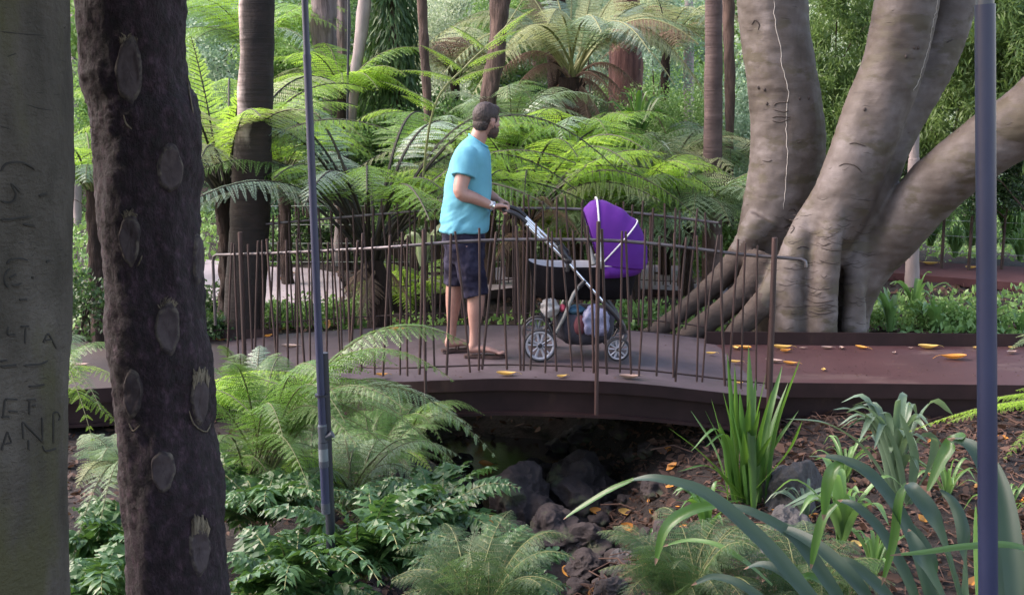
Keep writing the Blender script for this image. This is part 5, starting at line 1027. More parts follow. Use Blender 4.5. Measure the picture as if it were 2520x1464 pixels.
BG = [  # (u, v of centre, Y, size, material, kind, label)
 ((2060, 90, 14.6), (.75, .6, .9), 'bamboo', 'hang', 'bamboo', 'bamboo thicket showing between the pale fig stem and the leaning ones'), ((2060, 330, 14.2), (.7, .6, .8), 'bamboo', 'hang', 'bamboo', 'lower bamboo between the fig stems'), ((2420, 60, 13.8), (.95, .7, 1.1), 'bamboo', 'hang', 'bamboo', 'tall bamboo behind the top of the upright pipe'),
 ((2340, 260, 14.0), (.85, .7, .8), 'bamboo', 'hang', 'bamboo', 'bamboo filling the fork above the leaning fig limb'), ((2560, 180, 13.4), (.9, .7, 1.0), 'bamboo', 'hang', 'bamboo', 'bamboo at the far right edge above the limb'), ((2200, 380, 14.9), (.8, .6, .8), 'bush_dark', 'broad', 'shrub', 'dark shrub low behind the fig fork'), ((2480, 430, 13.9), (.9, .6, .6), 'bush_dark', 'broad', 'shrub', 'dark shrub under the leaning fig limb'),
 ((1860, 300, 15.5), (.8, .6, .9), 'bush_blue', 'fine', 'shrub', 'small-leaved grey-green shrub beside the dark slender trunk'), ((1900, 520, 13.4), (.6, .5, .5), 'grey_fern', 'fine', 'shrub', 'grey-green shrub tucked behind the pale fig stem'),
 ((530, 70, 19), (1.5, 1.2, 1.2), 'bush_blue', 'fine', 'shrub', 'blue-green small-leaved shrub above the yellow-green fern'), ((720, 130, 17.5), (.9, .8, .9), 'bush_mid', 'broad', 'shrub', 'leafy shrub between the ringed palm and the stringy trunk'), ((735, 10, 20), (1.0, .8, .9), 'bush_mid', 'fine', 'shrub', 'loose leafy shrub high behind the leaning pipe'),
 ((1100, 80, 18.5), (1.1, .8, 1.0), 'bush_pale', 'fine', 'shrub', 'pale hazy shrub right of the flaking trunk'), ((1270, 130, 17.5), (.9, .7, .9), 'bush_mid', 'hang', 'shrub', 'drooping green shrub behind the rough plated trunk'), ((1150, 330, 14.8), (.8, .6, .6), 'bush_mid', 'broad', 'shrub', 'green shrub below the diagonal stem'), ((1300, 300, 15.8), (.7, .6, .6), 'bush_dark', 'broad', 'shrub', 'dark shrub left of the tree fern with the dead skirt'),
 ((1620, 60, 21), (1.3, 1, 1.1), 'bush_blue', 'fine', 'shrub', 'blue-grey shrub between the red trunk and the straight palm'), ((1450, 20, 22), (1.2, 1, 1.2), 'bush_pale', 'fine', 'shrub', 'pale shrub behind the top of the tree fern'), ((1640, 330, 15.6), (.9, .6, .7), 'bush_mid', 'fine', 'shrub', 'mid-green shrub behind the yucca spikes'), ((1480, 330, 16.4), (.9, .6, .7), 'bush_dark', 'fine', 'shrub', 'dark shrub behind the dead frond skirt'),
 ((820, 330, 15.5), (.9, .6, .6), 'bush_mid', 'broad', 'shrub', 'green shrub under the stringy trunks'), ((640, 330, 14.6), (.8, .6, .6), 'bush_mid', 'broad', 'shrub', 'green shrub behind the slim-trunked tree fern'), ((230, 60, 17), (1.0, .8, 1.0), 'bush_mid', 'broad', 'shrub', 'lit shrub at the top between the two nearest trunks'), ((250, 330, 13.5), (.8, .6, .6), 'bush_mid', 'broad', 'shrub', 'shrub halfway up between the two nearest trunks'),
 ((960, 360, 14.9), (.8, .6, .5), 'bush_mid', 'broad', 'shrub', 'green shrub at the foot of the weeping conifer'), ((1010, 480, 13.6), (.8, .5, .5), 'bush_mid', 'broad', 'shrub', 'green shrub left of the turquoise shirt'), ((1460, 500, 13.8), (.8, .5, .45), 'bush_mid', 'fine', 'shrub', 'green shrub behind the arching ferns right of the man')]
for i, ((u, v, Y_), s, mt, kd, nm, lab) in enumerate(BG):
    bush(nm, lab, tuple(at(u, v, Y_)), s, mt, kd, i % 3, (i*1.7) % 6.28, nm)
rb = np.random.default_rng(42); cols = ['bush_mid', 'bush_pale', 'bush_blue', 'bush_mid', 'bush_dark', 'bush_pale', 'bush_mid']
k = 0
for row, (Y0, z0, s0, step) in enumerate(((23, 1.0, 1.5, 1.8), (28, 2.6, 2.2, 2.6), (34, 4.2, 3.2, 3.4))):
    hw = Y0*.47+1
    for x in np.arange(-hw, hw+.1, step):
        p = (x+rb.uniform(-.5, .5), Y0+rb.uniform(-1.3, 1.3), z0+rb.uniform(-.3, .6)); s = s0*rb.uniform(.8, 1.15)
        bush('background_tree' if row else 'background_shrub', ('distant leafy tree standing in the third rank of the woods', 'distant rounded shrub beyond the ferns')[0 if row else 1], p, (s, s*.8, s*rb.uniform(.85, 1.2)), cols[rb.integers(0, 7)], ('fine', 'broad')[k % 2], k % 3, rb.uniform(0, 6), 'tree' if row else 'shrub', 'leafy trees of the woods far behind' if row else 'rounded shrubs far behind the ferns', .06+.06*row); k += 1
# far-off wood as one mass
g = Geo(); r = np.random.default_rng(8)
for x in np.arange(-34, 35, 4.5):
    V, Q = leaf_cloud(r, 3500, 40, .28, .35, (1, 1, 1), .1, .18, .35); g.add(V*np.array([3.4, 2.5, 4.2*r.uniform(.7, 1.1)])+np.array([x+r.uniform(-1, 1), 46+r.uniform(-3, 3), 4.0]), Q)
    tube(g, [(x, 46, 0), (x+.2, 46, 5)], .2, 8, 0)
tag(g.build('distant_woods', M['bush_pale'], smooth=False), 'pale far-off wood closing the view behind the garden', 'woods', kind='stuff')
# ------------------------------------------------------------------ rocks
def rock(label, u, v, Yd, s, mat, seed, sq=.75, z=None):
    bm = bmesh.new(); bmesh.ops.create_icosphere(bm, subdivisions=6, radius=1); me = bpy.data.meshes.new('rock')
    off = Vector((seed*5.1, seed*2.3, 0))
    for q in bm.verts:
        p = q.co.copy(); w_ = 1-abs(mnoise.noise(p*2.3+off)); w2 = abs(mnoise.noise(p*4.6+off)); f = .80+.50*mnoise.noise(p*1.1+off)+.26*w_-.08*w2+.02*mnoise.noise(p*9+off)+.008*mnoise.noise(p*24+off)
        q.co = Vector((p.x*s, p.y*s*.9, p.z*s*sq))*f
    bm.to_mesh(me); bm.free(); o = link('rock', me, M[mat]); o.location = on_ground(u, v+s*120)+Vector((0, 0, s*sq*.35)); o.rotation_euler = (0, 0, seed)
    tag(o, label, 'rock'); return o
for i, a in enumerate([('dark boulder at the top of the gully wall', 1330, 1170, 7.3, .17, 'rock'), ('big dark boulder set in the gully bank behind the arching leaf', 1430, 1200, 7.1, .27, 'rock'), ('tall dark boulder dropping into the stream', 1290, 1240, 6.9, .21, 'rock'), ('dark jagged boulder below the gully wall', 1360, 1310, 6.4, .22, 'rock'), ('dark boulder at the very foot of the gully bank', 1255, 1330, 6.6, .15, 'rock'),
    ('mossy boulder under the tip of the arching leaf', 1450, 1340, 5.6, .15, 'rock'), ('small mossy stone between the two mossy boulders', 1540, 1385, 5.1, .10, 'rock_grey'), ('mossy boulder at the bottom behind the glossy fern', 1440, 1400, 5.2, .13, 'rock'), ('low mossy stone behind the lacy fern', 1640, 1330, 5.1, .12, 'rock'), ('rounded grey rock rising between the strap-leaved clumps', 1950, 1225, 5.7, .16, 'rock_grey'),
    ('flat grey rock half buried beneath the rounded one', 1930, 1300, 5.3, .13, 'rock_grey'), ('pale stone peeking through the long strap leaves', 1900, 1390, 4.4, .09, 'rock_grey'), ('brown stone lying at the very bottom of the bank', 1500, 1455, 4.6, .08, 'rock'), ('rock on the left bank where the stream leaves the bridge', 1010, 1180, 7.2, .2, 'rock'), ('dark rock behind the tip of the lowest frond', 1120, 1215, 6.9, .17, 'rock'), ('small stone beside the mesh boardwalk and left trunk', 170, 940, 6.6, .06, 'rock_grey')]):
    rock(*a, i+1, 1.15 if i in (2, 9) else .8)
rk = np.random.default_rng(71); spots = ('under the bridge', 'at the water line', 'on the right gully bank', 'on the left gully bank')
for k in range(44):
    y = rk.uniform(5.6, 9.6); xc_ = float(np.interp(y, [5, 6.5, 8, 9.5], [-.6, .05, .14, -.1])); sd_ = rk.choice([-1, 1, 1]); x = xc_+sd_*rk.uniform(.35, .85); s_ = rk.uniform(.05, .12)
    bm = bmesh.new(); bmesh.ops.create_icosphere(bm, subdivisions=4, radius=1); me = bpy.data.meshes.new('rock'); off = Vector((k*3.3, 1, 7))
    for q in bm.verts: q.co *= s_*(.8+.5*mnoise.noise(q.co*1.3+off)+.06*mnoise.noise(q.co*5+off))
    bm.to_mesh(me); bm.free(); o = link('rock', me, M['rock']); o.location = (x, y, max(gz(x, y), -.97)+s_*.25); o.scale = (1, 1, .7)
    tag(o, 'small dark stone bedded in the leaf-strewn gully below the bridge', 'rock', 'small stones in the gully')
# ------------------------------------------------------------------ fallen leaves lying on the decks, each its own thing
def fallen(label, u, v, z, L, mat, a, curl=.42, wd=.48, stem=True):
    L *= 1.2
    c = gp(u, v, z); g = Geo(); n = 9; q = np.linspace(0, 1, n); hw = np.sin(np.pi*np.clip(q, .02, .99)**.8)**.8*wd*L*.5
    x = (q-.5)*L; zc = curl*L*(2*(q-.5))**2*.35+.004; V = []
    for i in range(n):
        for k_ in (-1, -.5, 0, .5, 1): V.append((x[i], k_*hw[i], zc[i]+abs(k_)**1.5*hw[i]*curl*1.6))
    Q = [(5*i+k_, 5*i+k_+1, 5*i+k_+6, 5*i+k_+5) for i in range(n-1) for k_ in range(4)]; g.add(V, Q)
    if stem: tube(g, [(x[-1]-.005, 0, zc[-1]), (x[-1]+L*.16, L*.03, zc[-1]*.6+.004), (x[-1]+L*.3, L*.09, .006)], .0016, 5)
    o = g.build('fallen_leaf', M[mat], local=True); o.location = c; o.rotation_euler = (0, 0, a); tag(o, label, 'leaf', 'fallen leaves on the boardwalks'); return o
zb = 0.002
for a in [('yellow leaf curled on the deck edge below the legs of the man', 1246, 924, -.0, .11, 'yellow', .1), ('small yellow leaf on the deck edge below the stroller basket', 1383, 929, 0, .07, 'yellow', .6), ('pinkish leaf on the deck edge below the front wheels', 1550, 932, -.02, .12, 'palegrey_leaf', .1), ('orange leaf on the far deck edge left of the man', 975, 815, -.04, .13, 'orange', .1), ('pinkish pale leaf lying left of the leaning pipe', 715, 856, -.13, .12, 'palegrey_leaf', .1),
          ('orange leaf leaning on the kerb by the palm foot', 660, 830, -.12, .09, 'orange', 1.2), ('pale pink leaf on the dark mesh between the two nearest trunks', 190, 904, -.168, .14, 'palegrey_leaf', .1), ('dark orange leaf on the mesh beside the scarred trunk', 545, 838, -.168, .07, 'orange', .3), ('orange leaf among the arching fronds at the deck edge', 940, 925, -.03, .07, 'orange', .2),
          ('orange leaf nearest the kerb behind the railing post', 1830, 842, zr, .11, 'orange', 2.4), ('yellow leaf lying just left of the railing post', 1810, 848, zr, .08, 'yellow', 1.6), ('long orange leaf along the kerb right of the post', 1925, 846, zr, .13, 'yellow', .1), ('round orange leaf right of the railing post', 1933, 866, zr, .09, 'orange', .5), ('yellow leaf in the middle of the platform kerb line', 2120, 851, zr, .09, 'orange', -.7), ('long yellow leaf by the kerb under the fig limb', 2285, 845, zr, .14, 'yellow', .05),
          ('large orange leaf with a long stem left of the upright pipe', 2346, 884, zr, .16, 'orange', 3.0), ('cream leaf alone on the front of the platform', 2026, 912, zr, .06, 'yellow', 1.2), ('two-toned pale leaf behind the sword-leaved plant', 1905, 892, zr, .11, 'palegrey_leaf', -.3), ('orange leaf behind the tips of the sword-leaved plant', 1945, 897, zr, .09, 'orange', -.2), ('small yellow leaf at the deck end inside the railing', 1750, 872, -.1, .07, 'yellow', .2), ('yellow leaf between the last railing bars', 1808, 893, -.11, .08, 'yellow', 0), ('tiny yellow leaf under the last railing bars', 1820, 945, -.11, .06, 'yellow', .4),
          ('grey shrivelled leaf by the kerb', 1975, 845, zr, .05, 'palegrey_leaf', .2), ('pale shrivelled leaf beside the fig stem base', 2035, 842, zr, .08, 'palegrey_leaf', .1), ('greyish leaf standing at the kerb', 2070, 840, zr, .07, 'palegrey_leaf', 1.4), ('small pale curl in the centre of the platform', 2200, 870, zr, .05, 'palegrey_leaf', .9), ('small pale scrap by the kerb', 2240, 846, zr, .04, 'palegrey_leaf', .3), ('yellow leaf by the kerb left of the upright pipe', 2400, 850, zr, .06, 'yellow', .8), ('small yellow leaf by the kerb right of the upright pipe', 2490, 850, zr, .06, 'yellow', .3), ('pale leaf near the right end of the platform', 2490, 870, zr, .09, 'palegrey_leaf', .5),
          ('golden leaf on the far brown boardwalk', 2290, 652, -.095, .16, 'yellow', .1), ('pale leaf on the far brown boardwalk by the upright pipe', 2390, 662, -.095, .14, 'yellow', .3), ('little yellow leaf on the far brown boardwalk', 2250, 648, -.095, .12, 'yellow', .1), ('orange leaf on the violet boardwalk', 700, 690, -.135, .14, 'orange', .2), ('pinkish leaf on the violet boardwalk', 720, 675, -.135, .12, 'palegrey_leaf', .2)]:
    lab, u, v, z, L, mt, an = a; v = max(v, 859-(u-1745)*.002) if z == zr and v < 860 else v; fallen(lab, u, v, z+zb, L, mt, an)
for a in [('orange leaf lying on the soil under the arching leaf tip', 1470, 1268, 6.2, .1, 'orange', .1), ('yellow leaf on the soil near the flax foot', 1540, 1270, 6.2, .09, 'yellow', 0), ('orange leaf propped upright on the soil', 1600, 1272, 6.0, .09, 'orange', 1.3), ('bright orange leaf with a red tip by the mossy boulder', 1552, 1310, 5.5, .11, 'orange', -.3), ('large golden leaf at the bottom by the lacy fern', 1580, 1395, 4.9, .13, 'orange', 1.0), ('pinkish curled leaf beside the golden one', 1590, 1350, 5.0, .11, 'palegrey_leaf', 1.2),
          ('orange leaf hanging behind the leaning pipe foot', 838, 1200, 4.6, .05, 'orange', 1.5), ('orange leaf lying in the stream bed', 1195, 1150, 8.2, .1, 'orange', .2), ('russet leaf on the near gully lip', 1405, 1420, 4.8, .11, 'orange', -1.0), ('orange leaf on the soil right of the folded leaf', 2265, 1290, 4.6, .1, 'orange', .9), ('yellow leaf on the soil under the lily clump', 2105, 1350, 4.7, .07, 'yellow', .3), ('tan leaf standing upright on the mossy boulder', 1432, 1330, 5.3, .14, 'palegrey_leaf', 1.5), ('orange leaf lying on the water at the gully foot', 1210, 1290, 6.9, .12, 'orange', .4)]:
    lab, u, v, Y_, L, mt, an = a; p = on_ground(u, v)+Vector((0, 0, .02)); o = fallen(lab, u, v, 0, L, mt, an); o.location = p; o.rotation_euler = (R(35), R(10), an); o['group'] = 'fallen leaves on the soil bank'
# ------------------------------------------------------------------ the stroller
from mathutils import Matrix
def vec(*a): return Vector(a)
YN, YF_ = 8.17, 8.72                                # near and far wheel planes
YM = (YN+YF_)/2
wc = gp(1329, 893, 0); wn = gp(1521, 901, 0)
st = empty('stroller', (at(1420, 800, YM).x, YM, 0)); tag(st, 'baby stroller with purple hood, black carrycot and silver frame on the bridge', 'stroller')
def wheel(x, y, r, wid, face):
    o = empty('wheel', (x-st.location.x, y-st.location.y, r+.002)); o.parent = st
    g = Geo(); A = np.linspace(0, 2*math.pi, 40, endpoint=False)
    RR = []
    for k in range(10):
        b = 2*math.pi*k/10; rr = r-.012+.012*math.cos(b); yy = wid*.5*math.sin(b); RR.append([(rr*math.cos(a), yy, rr*math.sin(a)) for a in A])
    RR.append(RR[0]); rings(g, RR, cap=False); g.build('tyre', M['tyre'], o, local=True)
    g = Geo(); RR = []
    for rr, yy in ((r*.87, wid*.44), (r*.72, wid*.40), (r*.72, -wid*.40), (r*.87, -wid*.44), (r*.87, wid*.44)): RR.append([(rr*math.cos(a), yy, rr*math.sin(a)) for a in A])
    rings(g, RR, cap=False)
    for k in range(5):                              # forked spokes
        a = 2*math.pi*k/5+.3
        for da in (-.17, .17):
            p0 = vec(r*.16*math.cos(a+da*1.8), face*wid*.2, r*.16*math.sin(a+da*1.8)); p1 = vec(r*.78*math.cos(a+da*1.5), face*wid*.28, r*.78*math.sin(a+da*1.5)); tube(g, [p0, p1], [(.009, .006), (.010, .006)], 8)
        p1 = vec(r*.72*math.cos(a), face*wid*.2, r*.72*math.sin(a))
    tube(g, [(0, -wid*.45, 0), (0, wid*.45, 0)], r*.17, 14); g.build('rim', M['wheelp'], o, local=True)
    g = Geo(); tube(g, [(0, face*wid*.44, 0), (0, face*wid*.56, 0)], [r*.15, r*.11], 14); g.build('hub', M['blackp'], o, local=True)
    return o
XR = at(1329, 850, YN).x; XFr = at(1521, 868, YN).x
XR2 = at(1307, 803, YF_).x; XF2 = at(1499, 830, YF_).x
XR2 = XR-.005; XF2 = XFr
RW, FW = .120, .088
wheel(XR, YN, RW, .045, -1); wheel(XR2, YF_, RW, .045, 1); wheel(XFr, YN+.02, FW, .04, -1); wheel(XF2, YF_-.02, FW, .04, 1)
def ap(u, v, y): return at(u, v, y)
for yy, s in ((YN+.05, -1), (YF_-.05, 1)):
    ys = YN+.055
    def q(u, v): p = at(u, v, ys); p.y = yy; return p
    g = Geo(); tube(g, [q(1289, 541), q(1392, 640), q(1491, 750)], .0115, 12); tube(g, [q(1294, 551), q(1330, 588)], .013, 12); g.build('push_bar', M['silver'], st)
    g = Geo(); tube(g, spline([q(1484, 742), q(1512, 772), q(1534, 802), q(1538, 832)], 10), [.016, .02, .021, .02, .019, .018, .017, .016, .015, .014], 12)
    c = vec(XFr, YN+.02 if s < 0 else YF_-.02, FW)
    tube(g, [q(1537, 826), c+vec(.045, 0, .09), c+vec(.03, 0, .045)], [.022, .024, .014], 12)
    for dy in (-.028, .028): tube(g, [c+vec(.04, dy*.6, .06), c+vec(.015, dy, .012), c+vec(0, dy, 0)], [(.016, .007), (.016, .006), (.012, .005)], 10)
    g.build('front_fork', M['blackp'], st)
    g = Geo(); tube(g, [q(1424, 706), q(1412, 722), q(1388, 780), q(1366, 822)], [(.012, .012), (.026, .014), (.023, .014), (.013, .011)], 12); g.build('rear_leg', M['greyp'], st)
    g = Geo(); tube(g, [q(1368, 818), q(1345, 838), vec(XR, yy, RW)], [.015, .014, .016], 10); tube(g, [q(1330, 770), q(1350, 800), q(1362, 826)], [.012, .011, .01], 8); tube(g, [q(1400, 640), q(1386, 622), q(1376, 604)], [.018, .026, .014], 12); ball(g, q(1398, 640), (.03, .022, .034), 10); tube(g, [q(1440, 690), q(1425, 706)], .018, 10); tube(g, [q(1398, 645), q(1396, 668)], .016, 10); g.build('joint', M['blackp'], st)
g = Geo(); tube(g, [vec(XR, YN, RW), vec(XR, YF_, RW)], .01, 12); tube(g, [vec(XFr+.06, YN+.05, .19), vec(XFr+.06, YF_-.05, .19)], .012, 10); g.build('axle', M['blackp'], st)
ys = YN+.055
def q2(u, v, y): p = at(u, v, ys); p.y = y; return p
HB = q2(1240, 517, YM)                              # the middle of the cross grip
g = Geo(); tube(g, spline([q2(1296, 548, YN+.05), q2(1276, 531, YN+.05), q2(1252, 521, YN+.06), q2(1240, 517, YN+.11), q2(1240, 517, YM), q2(1240, 517, YF_-.11), q2(1252, 521, YF_-.06), q2(1276, 531, YF_-.05), q2(1296, 548, YF_-.05)], 50), .0155, 12); g.build('handle_grip', M['blackp'], st)
# carrycot
x0, x1 = at(1300, 655, ys).x, at(1582, 655, ys).x; zt = at(1400, 662, YN+.09).z; zb_ = at(1400, 738, YN+.12).z
cxm = (x0+x1)/2; hl = (x1-x0)/2
def cot(z, kx, ky, sh=0, n=44):
    out = []
    for a in np.linspace(0, 2*math.pi, n, endpoint=False):
        c, s = math.cos(a), math.sin(a); out.append((cxm+sh+hl*kx*math.copysign(abs(c)**.62, c), YM+.205*ky*math.copysign(abs(s)**.75, s), z+.03*(abs(c)**3)*(1 if z > zb_+.1 else 0)))
    return out
g = Geo(); rings(g, [cot(zb_, .80, .78, .0), cot(zb_+.02, .86, .9), cot((zb_+zt)/2, .93, .97), cot(zt-.01, .99, 1), cot(zt+.012, 1.0, 1.0), cot(zt+.014, .985, .97)], cap=False)
rings(g, [cot(zb_-.005, .3, .3), cot(zb_, .80, .78)], cap=True); g.build('carrycot', M['black'], st)
g = Geo(); rings(g, [cot(zt+.014, .985, .97), cot(zt+.004, .965, .94), cot(zt-.06, .92, .88), cot(zb_+.05, .82, .8)], cap=False); g.add(cot(zb_+.05, .82, .8), [list(range(44))[:]][0:0] or np.zeros((0, 4), int)); g.build('lining', M['white'], st)
g = Geo(); RR = [cot(zb_+.05, .84, .82), cot(zb_+.08, .8, .75), cot(zb_+.085, .1, .1)]; rings(g, RR, cap=False); g.build('mattress', M['white'], st)
# hood: hoops about a pivot
pv = at(1479, 652, ys); pv.y = YM
def hoop(th, r, w_=.215, sag=0, n=34):
    out = []
    for ph in np.linspace(0, math.pi, n):
        c, s = math.cos(ph), math.sin(ph); cc = math.copysign(abs(c)**.75, c); ss = s**.62
        rr = r*ss-sag*math.sin(ph)**2; out.append((pv.x+math.cos(th)*rr, YM-cc*w_, pv.z+math.sin(th)*rr))
    return out
HO = [(R(107), .375), (R(103), .405), (R(97), .428), (R(90), .436), (R(80), .42), (R(68), .405), (R(56), .39), (R(47.5), .392), (R(38), .375), (R(28), .36), (R(17), .352), (R(6), .345), (R(-2), .34), (R(-8), .335)]
hs = spline([(a, b) for a, b in HO], 40)
g = Geo()
RR = [hoop(a, r+.003*math.sin(i*1.3)) for i, (a, r) in enumerate(hs)]
n_ = 34; V = np.concatenate(RR); Q = [(i*n_+j, i*n_+j+1, (i+1)*n_+j+1, (i+1)*n_+j) for i in range(39) for j in range(n_-1)]
g.add(V, Q); 
# skirt hanging over the rim of the carrycot
sk = [cot(zt+.02, 1.03, 1.06), cot(zt-.02, 1.04, 1.075), cot(zt-.062, 1.02, 1.05)]
idx = [j for j in range(44) if sk[0][j][0] > pv.x-.0]
idx = sorted(idx, key=lambda j: (math.atan2(sk[0][j][1]-YM, sk[0][j][0]-cxm)))
V = [sk[k][j] for k in range(3) for j in idx]; m_ = len(idx)
g.add(V, [(k*m_+j, k*m_+j+1, (k+1)*m_+j+1, (k+1)*m_+j) for k in range(2) for j in range(m_-1)])
# side gussets between the lowest hoop and the skirt
me = g.mesh('hood'); o = link('hood', me, M['purple'], st); sol = o.modifiers.new('thick', 'SOLIDIFY'); sol.thickness = .006
for th, r in ((R(93), .458), (R(47.5), .399)):
    g = Geo(); tube(g, hoop(th, r, .221), [(.007, .0055)]*34, 8); g.build('hood_piping', M['white'], st)
g = Geo(); 
for yy in (YM-.222, YM+.222): ball(g, (pv.x, yy, pv.z), (.028, .012, .028), 12)
tube(g, [(pv.x-.05, YM-.21, pv.z+.0), (pv.x-.075, YM-.15, pv.z+.12)], [.02, .014], 10)
g.build('hood_hinge', M['greyp'], st)
# basket
def bas(z, kx, ky, xc):
    return [(xc+kx*math.copysign(abs(math.cos(a))**.6, math.cos(a)), YM+ky*math.copysign(abs(math.sin(a))**.7, math.sin(a)), z) for a in np.linspace(0, 2*math.pi, 32, endpoint=False)]
bx0, bx1 = at(1362, 780, YN+.08).x, at(1518, 780, YN+.08).x; bc = (bx0+bx1)/2; bh = (bx1-bx0)/2
zt2, zb2 = at(1430, 772, YN+.08).z, at(1430, 853, YN+.08).z
g = Geo(); rings(g, [bas(zb2, bh*.5, .14, bc), bas(zb2+.012, bh*.62, .18, bc), bas(zb2+.05, bh*.88, .22, bc), bas((zt2+zb2)/2, bh*.97, .24, bc), bas(zt2, bh, .24, bc), bas(zt2, bh*.97, .23, bc), bas(zb2+.03, bh*.6, .17, bc)], cap=True); me = g.mesh('basket'); wobble(me, .008, 14, 3); link('basket', me, M['basket'], st)
# things carried in the basket
def sack(name, label, cat, c, r, mat, seed, amp=.02):
    g = Geo(); ball(g, (0, 0, 0), r, 24); me = g.mesh(name); wobble(me, amp, 9, seed, (1, 1, .6), 4); o = link(name, me, mat); o.location = c; tag(o, label, cat); return o
sack('plastic_bag', 'white plastic bag hanging over the handle end of the stroller basket', 'bag', at(1354, 757, YN+.08), (.075, .05, .066), M['whitebag'], 3, .035)
sack('plastic_bag', 'lilac plastic bag filling the front of the stroller basket', 'bag', at(1466, 790, YN+.04), (.095, .05, .12), M['lilac'], 5, .03)
sack('cloth', 'red folded cloth on top of the stroller basket', 'cloth', at(1384, 758, YN+.1), (.028, .05, .03), M['red'], 7, .006)
sack('cloth', 'dark teal cloth on top of the stroller basket', 'cloth', at(1414, 762, YN+.1), (.085, .06, .03), M['teal'], 8, .01)
sack('pouch', 'maroon pouch showing at the side of the stroller basket', 'pouch', at(1428, 800, YN+.045), (.045, .03, .07), M['maroon'], 9, .006)
# ------------------------------------------------------------------ the man
YP_ = 8.43
man = empty('person', (at(1150, 600, YP_).x, YP_, 0)); tag(man, 'bearded man in turquoise t-shirt and navy shorts pushing the stroller, looking away', 'person')
yn, yf = YP_-.20, YP_+.20
def J(u, v, dy=0): p = at(u, v, YP_); p.y = YP_+dy; return p
def body_ring(v, u0, u1, hw, n=28, pw_=.85, tilt=0):
    a, b = J(u0, v), J(u1, v); c = (a+b)/2; hx = (b-a).length/2; out = []
    for t_ in np.linspace(0, 2*math.pi, n, endpoint=False):
        x, y = hx*math.copysign(abs(math.cos(t_))**pw_, math.cos(t_)), hw*math.copysign(abs(math.sin(t_))**pw_, math.sin(t_))
        out.append((c.x+x, c.y+y, c.z-tilt*x/hx))
    return out
g = Geo()
# trunk of the body
rings(g, [body_ring(v, a, b, h) for v, a, b, h in ((356, 1156, 1184, .07), (370, 1142, 1188, .13), (388, 1128, 1192, .165), (430, 1114, 1194, .165), (500, 1102, 1196, .165), (560, 1096, 1188, .165), (600, 1096, 1186, .17), (625, 1104, 1180, .15))])
# neck
tube(g, [J(1166, 372), J(1173, 348), J(1184, 322), J(1192, 300)], [.075, .062, .058, .055], 18)
# head, built facing +X then turned away and set on the neck
HC = J(1199, 300); HR = Matrix.Rotation(R(40), 3, 'Z') @ Matrix.Rotation(R(6), 3, 'Y')
def hd(x, y, z): return HC+HR @ Vector((x, y, z))
def hball(x, y, z, r, n=14): ball(g, hd(x, y, z), r, n, rot=HR)
hball(-.012, 0, .028, (.094, .077, .094), 20); hball(.015, 0, -.01, (.078, .068, .088)); hball(.03, 0, -.055, (.062, .056, .05)); hball(.062, 0, -.085, (.028, .03, .022))
hball(.075, 0, .028, (.022, .045, .014)); tube(g, [hd(.084, 0, .02), hd(.100, 0, -.012), hd(.106, 0, -.022)], [.009, .012, .014], 10); hball(.09, 0, -.028, (.014, .017, .009))
hball(.082, 0, -.052, (.012, .022, .007)); hball(.080, 0, -.063, (.012, .020, .008))
for s in (-1, 1):
    hball(.045, s*.045, -.015, (.03, .022, .024)); hball(-.008, s*.078, -.008, (.016, .009, .031)); hball(-.005, s*.083, .004, (.014, .008, .018)); hball(-.002, s*.074, -.035, (.009, .008, .011))
# arms
def arm(g, S, E, W, k=1):
    P = spline([S, lerp(S, E, .5), E, lerp(E, W, .4), W], 18); rr = np.interp(np.linspace(0, 1, 18), [0, .2, .45, .52, .66, 1], [.062, .058, .05, .049, .048, .029])
    tube(g, P, [r*k for r in rr], 18); ball(g, S, .066*k, 12)
SH, EL, WR = J(1150, 384, -.175), J(1137, 468, -.235), J(1216, 504, -.175)
SH2, EL2, WR2 = J(1160, 384, .175), J(1172, 466, .235), J(1222, 494, .175)
arm(g, SH, EL, WR); arm(g, SH2, EL2, WR2)
def hand(g, W, side, yc):
    """palm over the cross grip, four fingers wrapped forward and under it, thumb from the side of the palm"""
    B = Vector((HB.x, yc, HB.z)); up = Vector((0, 0, 1)); fw = (B-W).normalized()
    k = B+up*.028+Vector((-.004, 0, 0))
    for i, dy in enumerate((-.030, -.011, .009, .028)):
        tube(g, [W+Vector((0, dy*.55, .0)), lerp(W, k, .5)+Vector((0, dy*.8, .006)), k+Vector((0, dy, 0))], [.017, .0155, .0135], 10)
        ln = (.9, 1.05, 1, .8)[i]; r = .0093
        P = [k+Vector((0, dy, 0)), B+Vector((.026*ln, dy, .022)), B+Vector((.031*ln, dy*1.02, -.004)), B+Vector((.014, dy*1.02, -.026)), B+Vector((-.010, dy, -.026))]
        tube(g, spline(P, 12), [r*(1.1-.02*j) for j in range(12)], 10)
    ts = side*-1
    P = [W+Vector((.012, ts*.022, -.004)), lerp(W, B, .55)+Vector((0, ts*.045, -.006)), B+Vector((-.012, ts*.046, -.012)), B+Vector((.012, ts*.040, -.024))]
    tube(g, spline(P, 10), [.014, .0135, .013, .0125, .012, .0115, .011, .0105, .0095, .008], 10)
HN, HF = YP_-.165, YP_+.165
hand(g, WR, -1, WR.y+.005); hand(g, WR2, 1, WR2.y-.005)
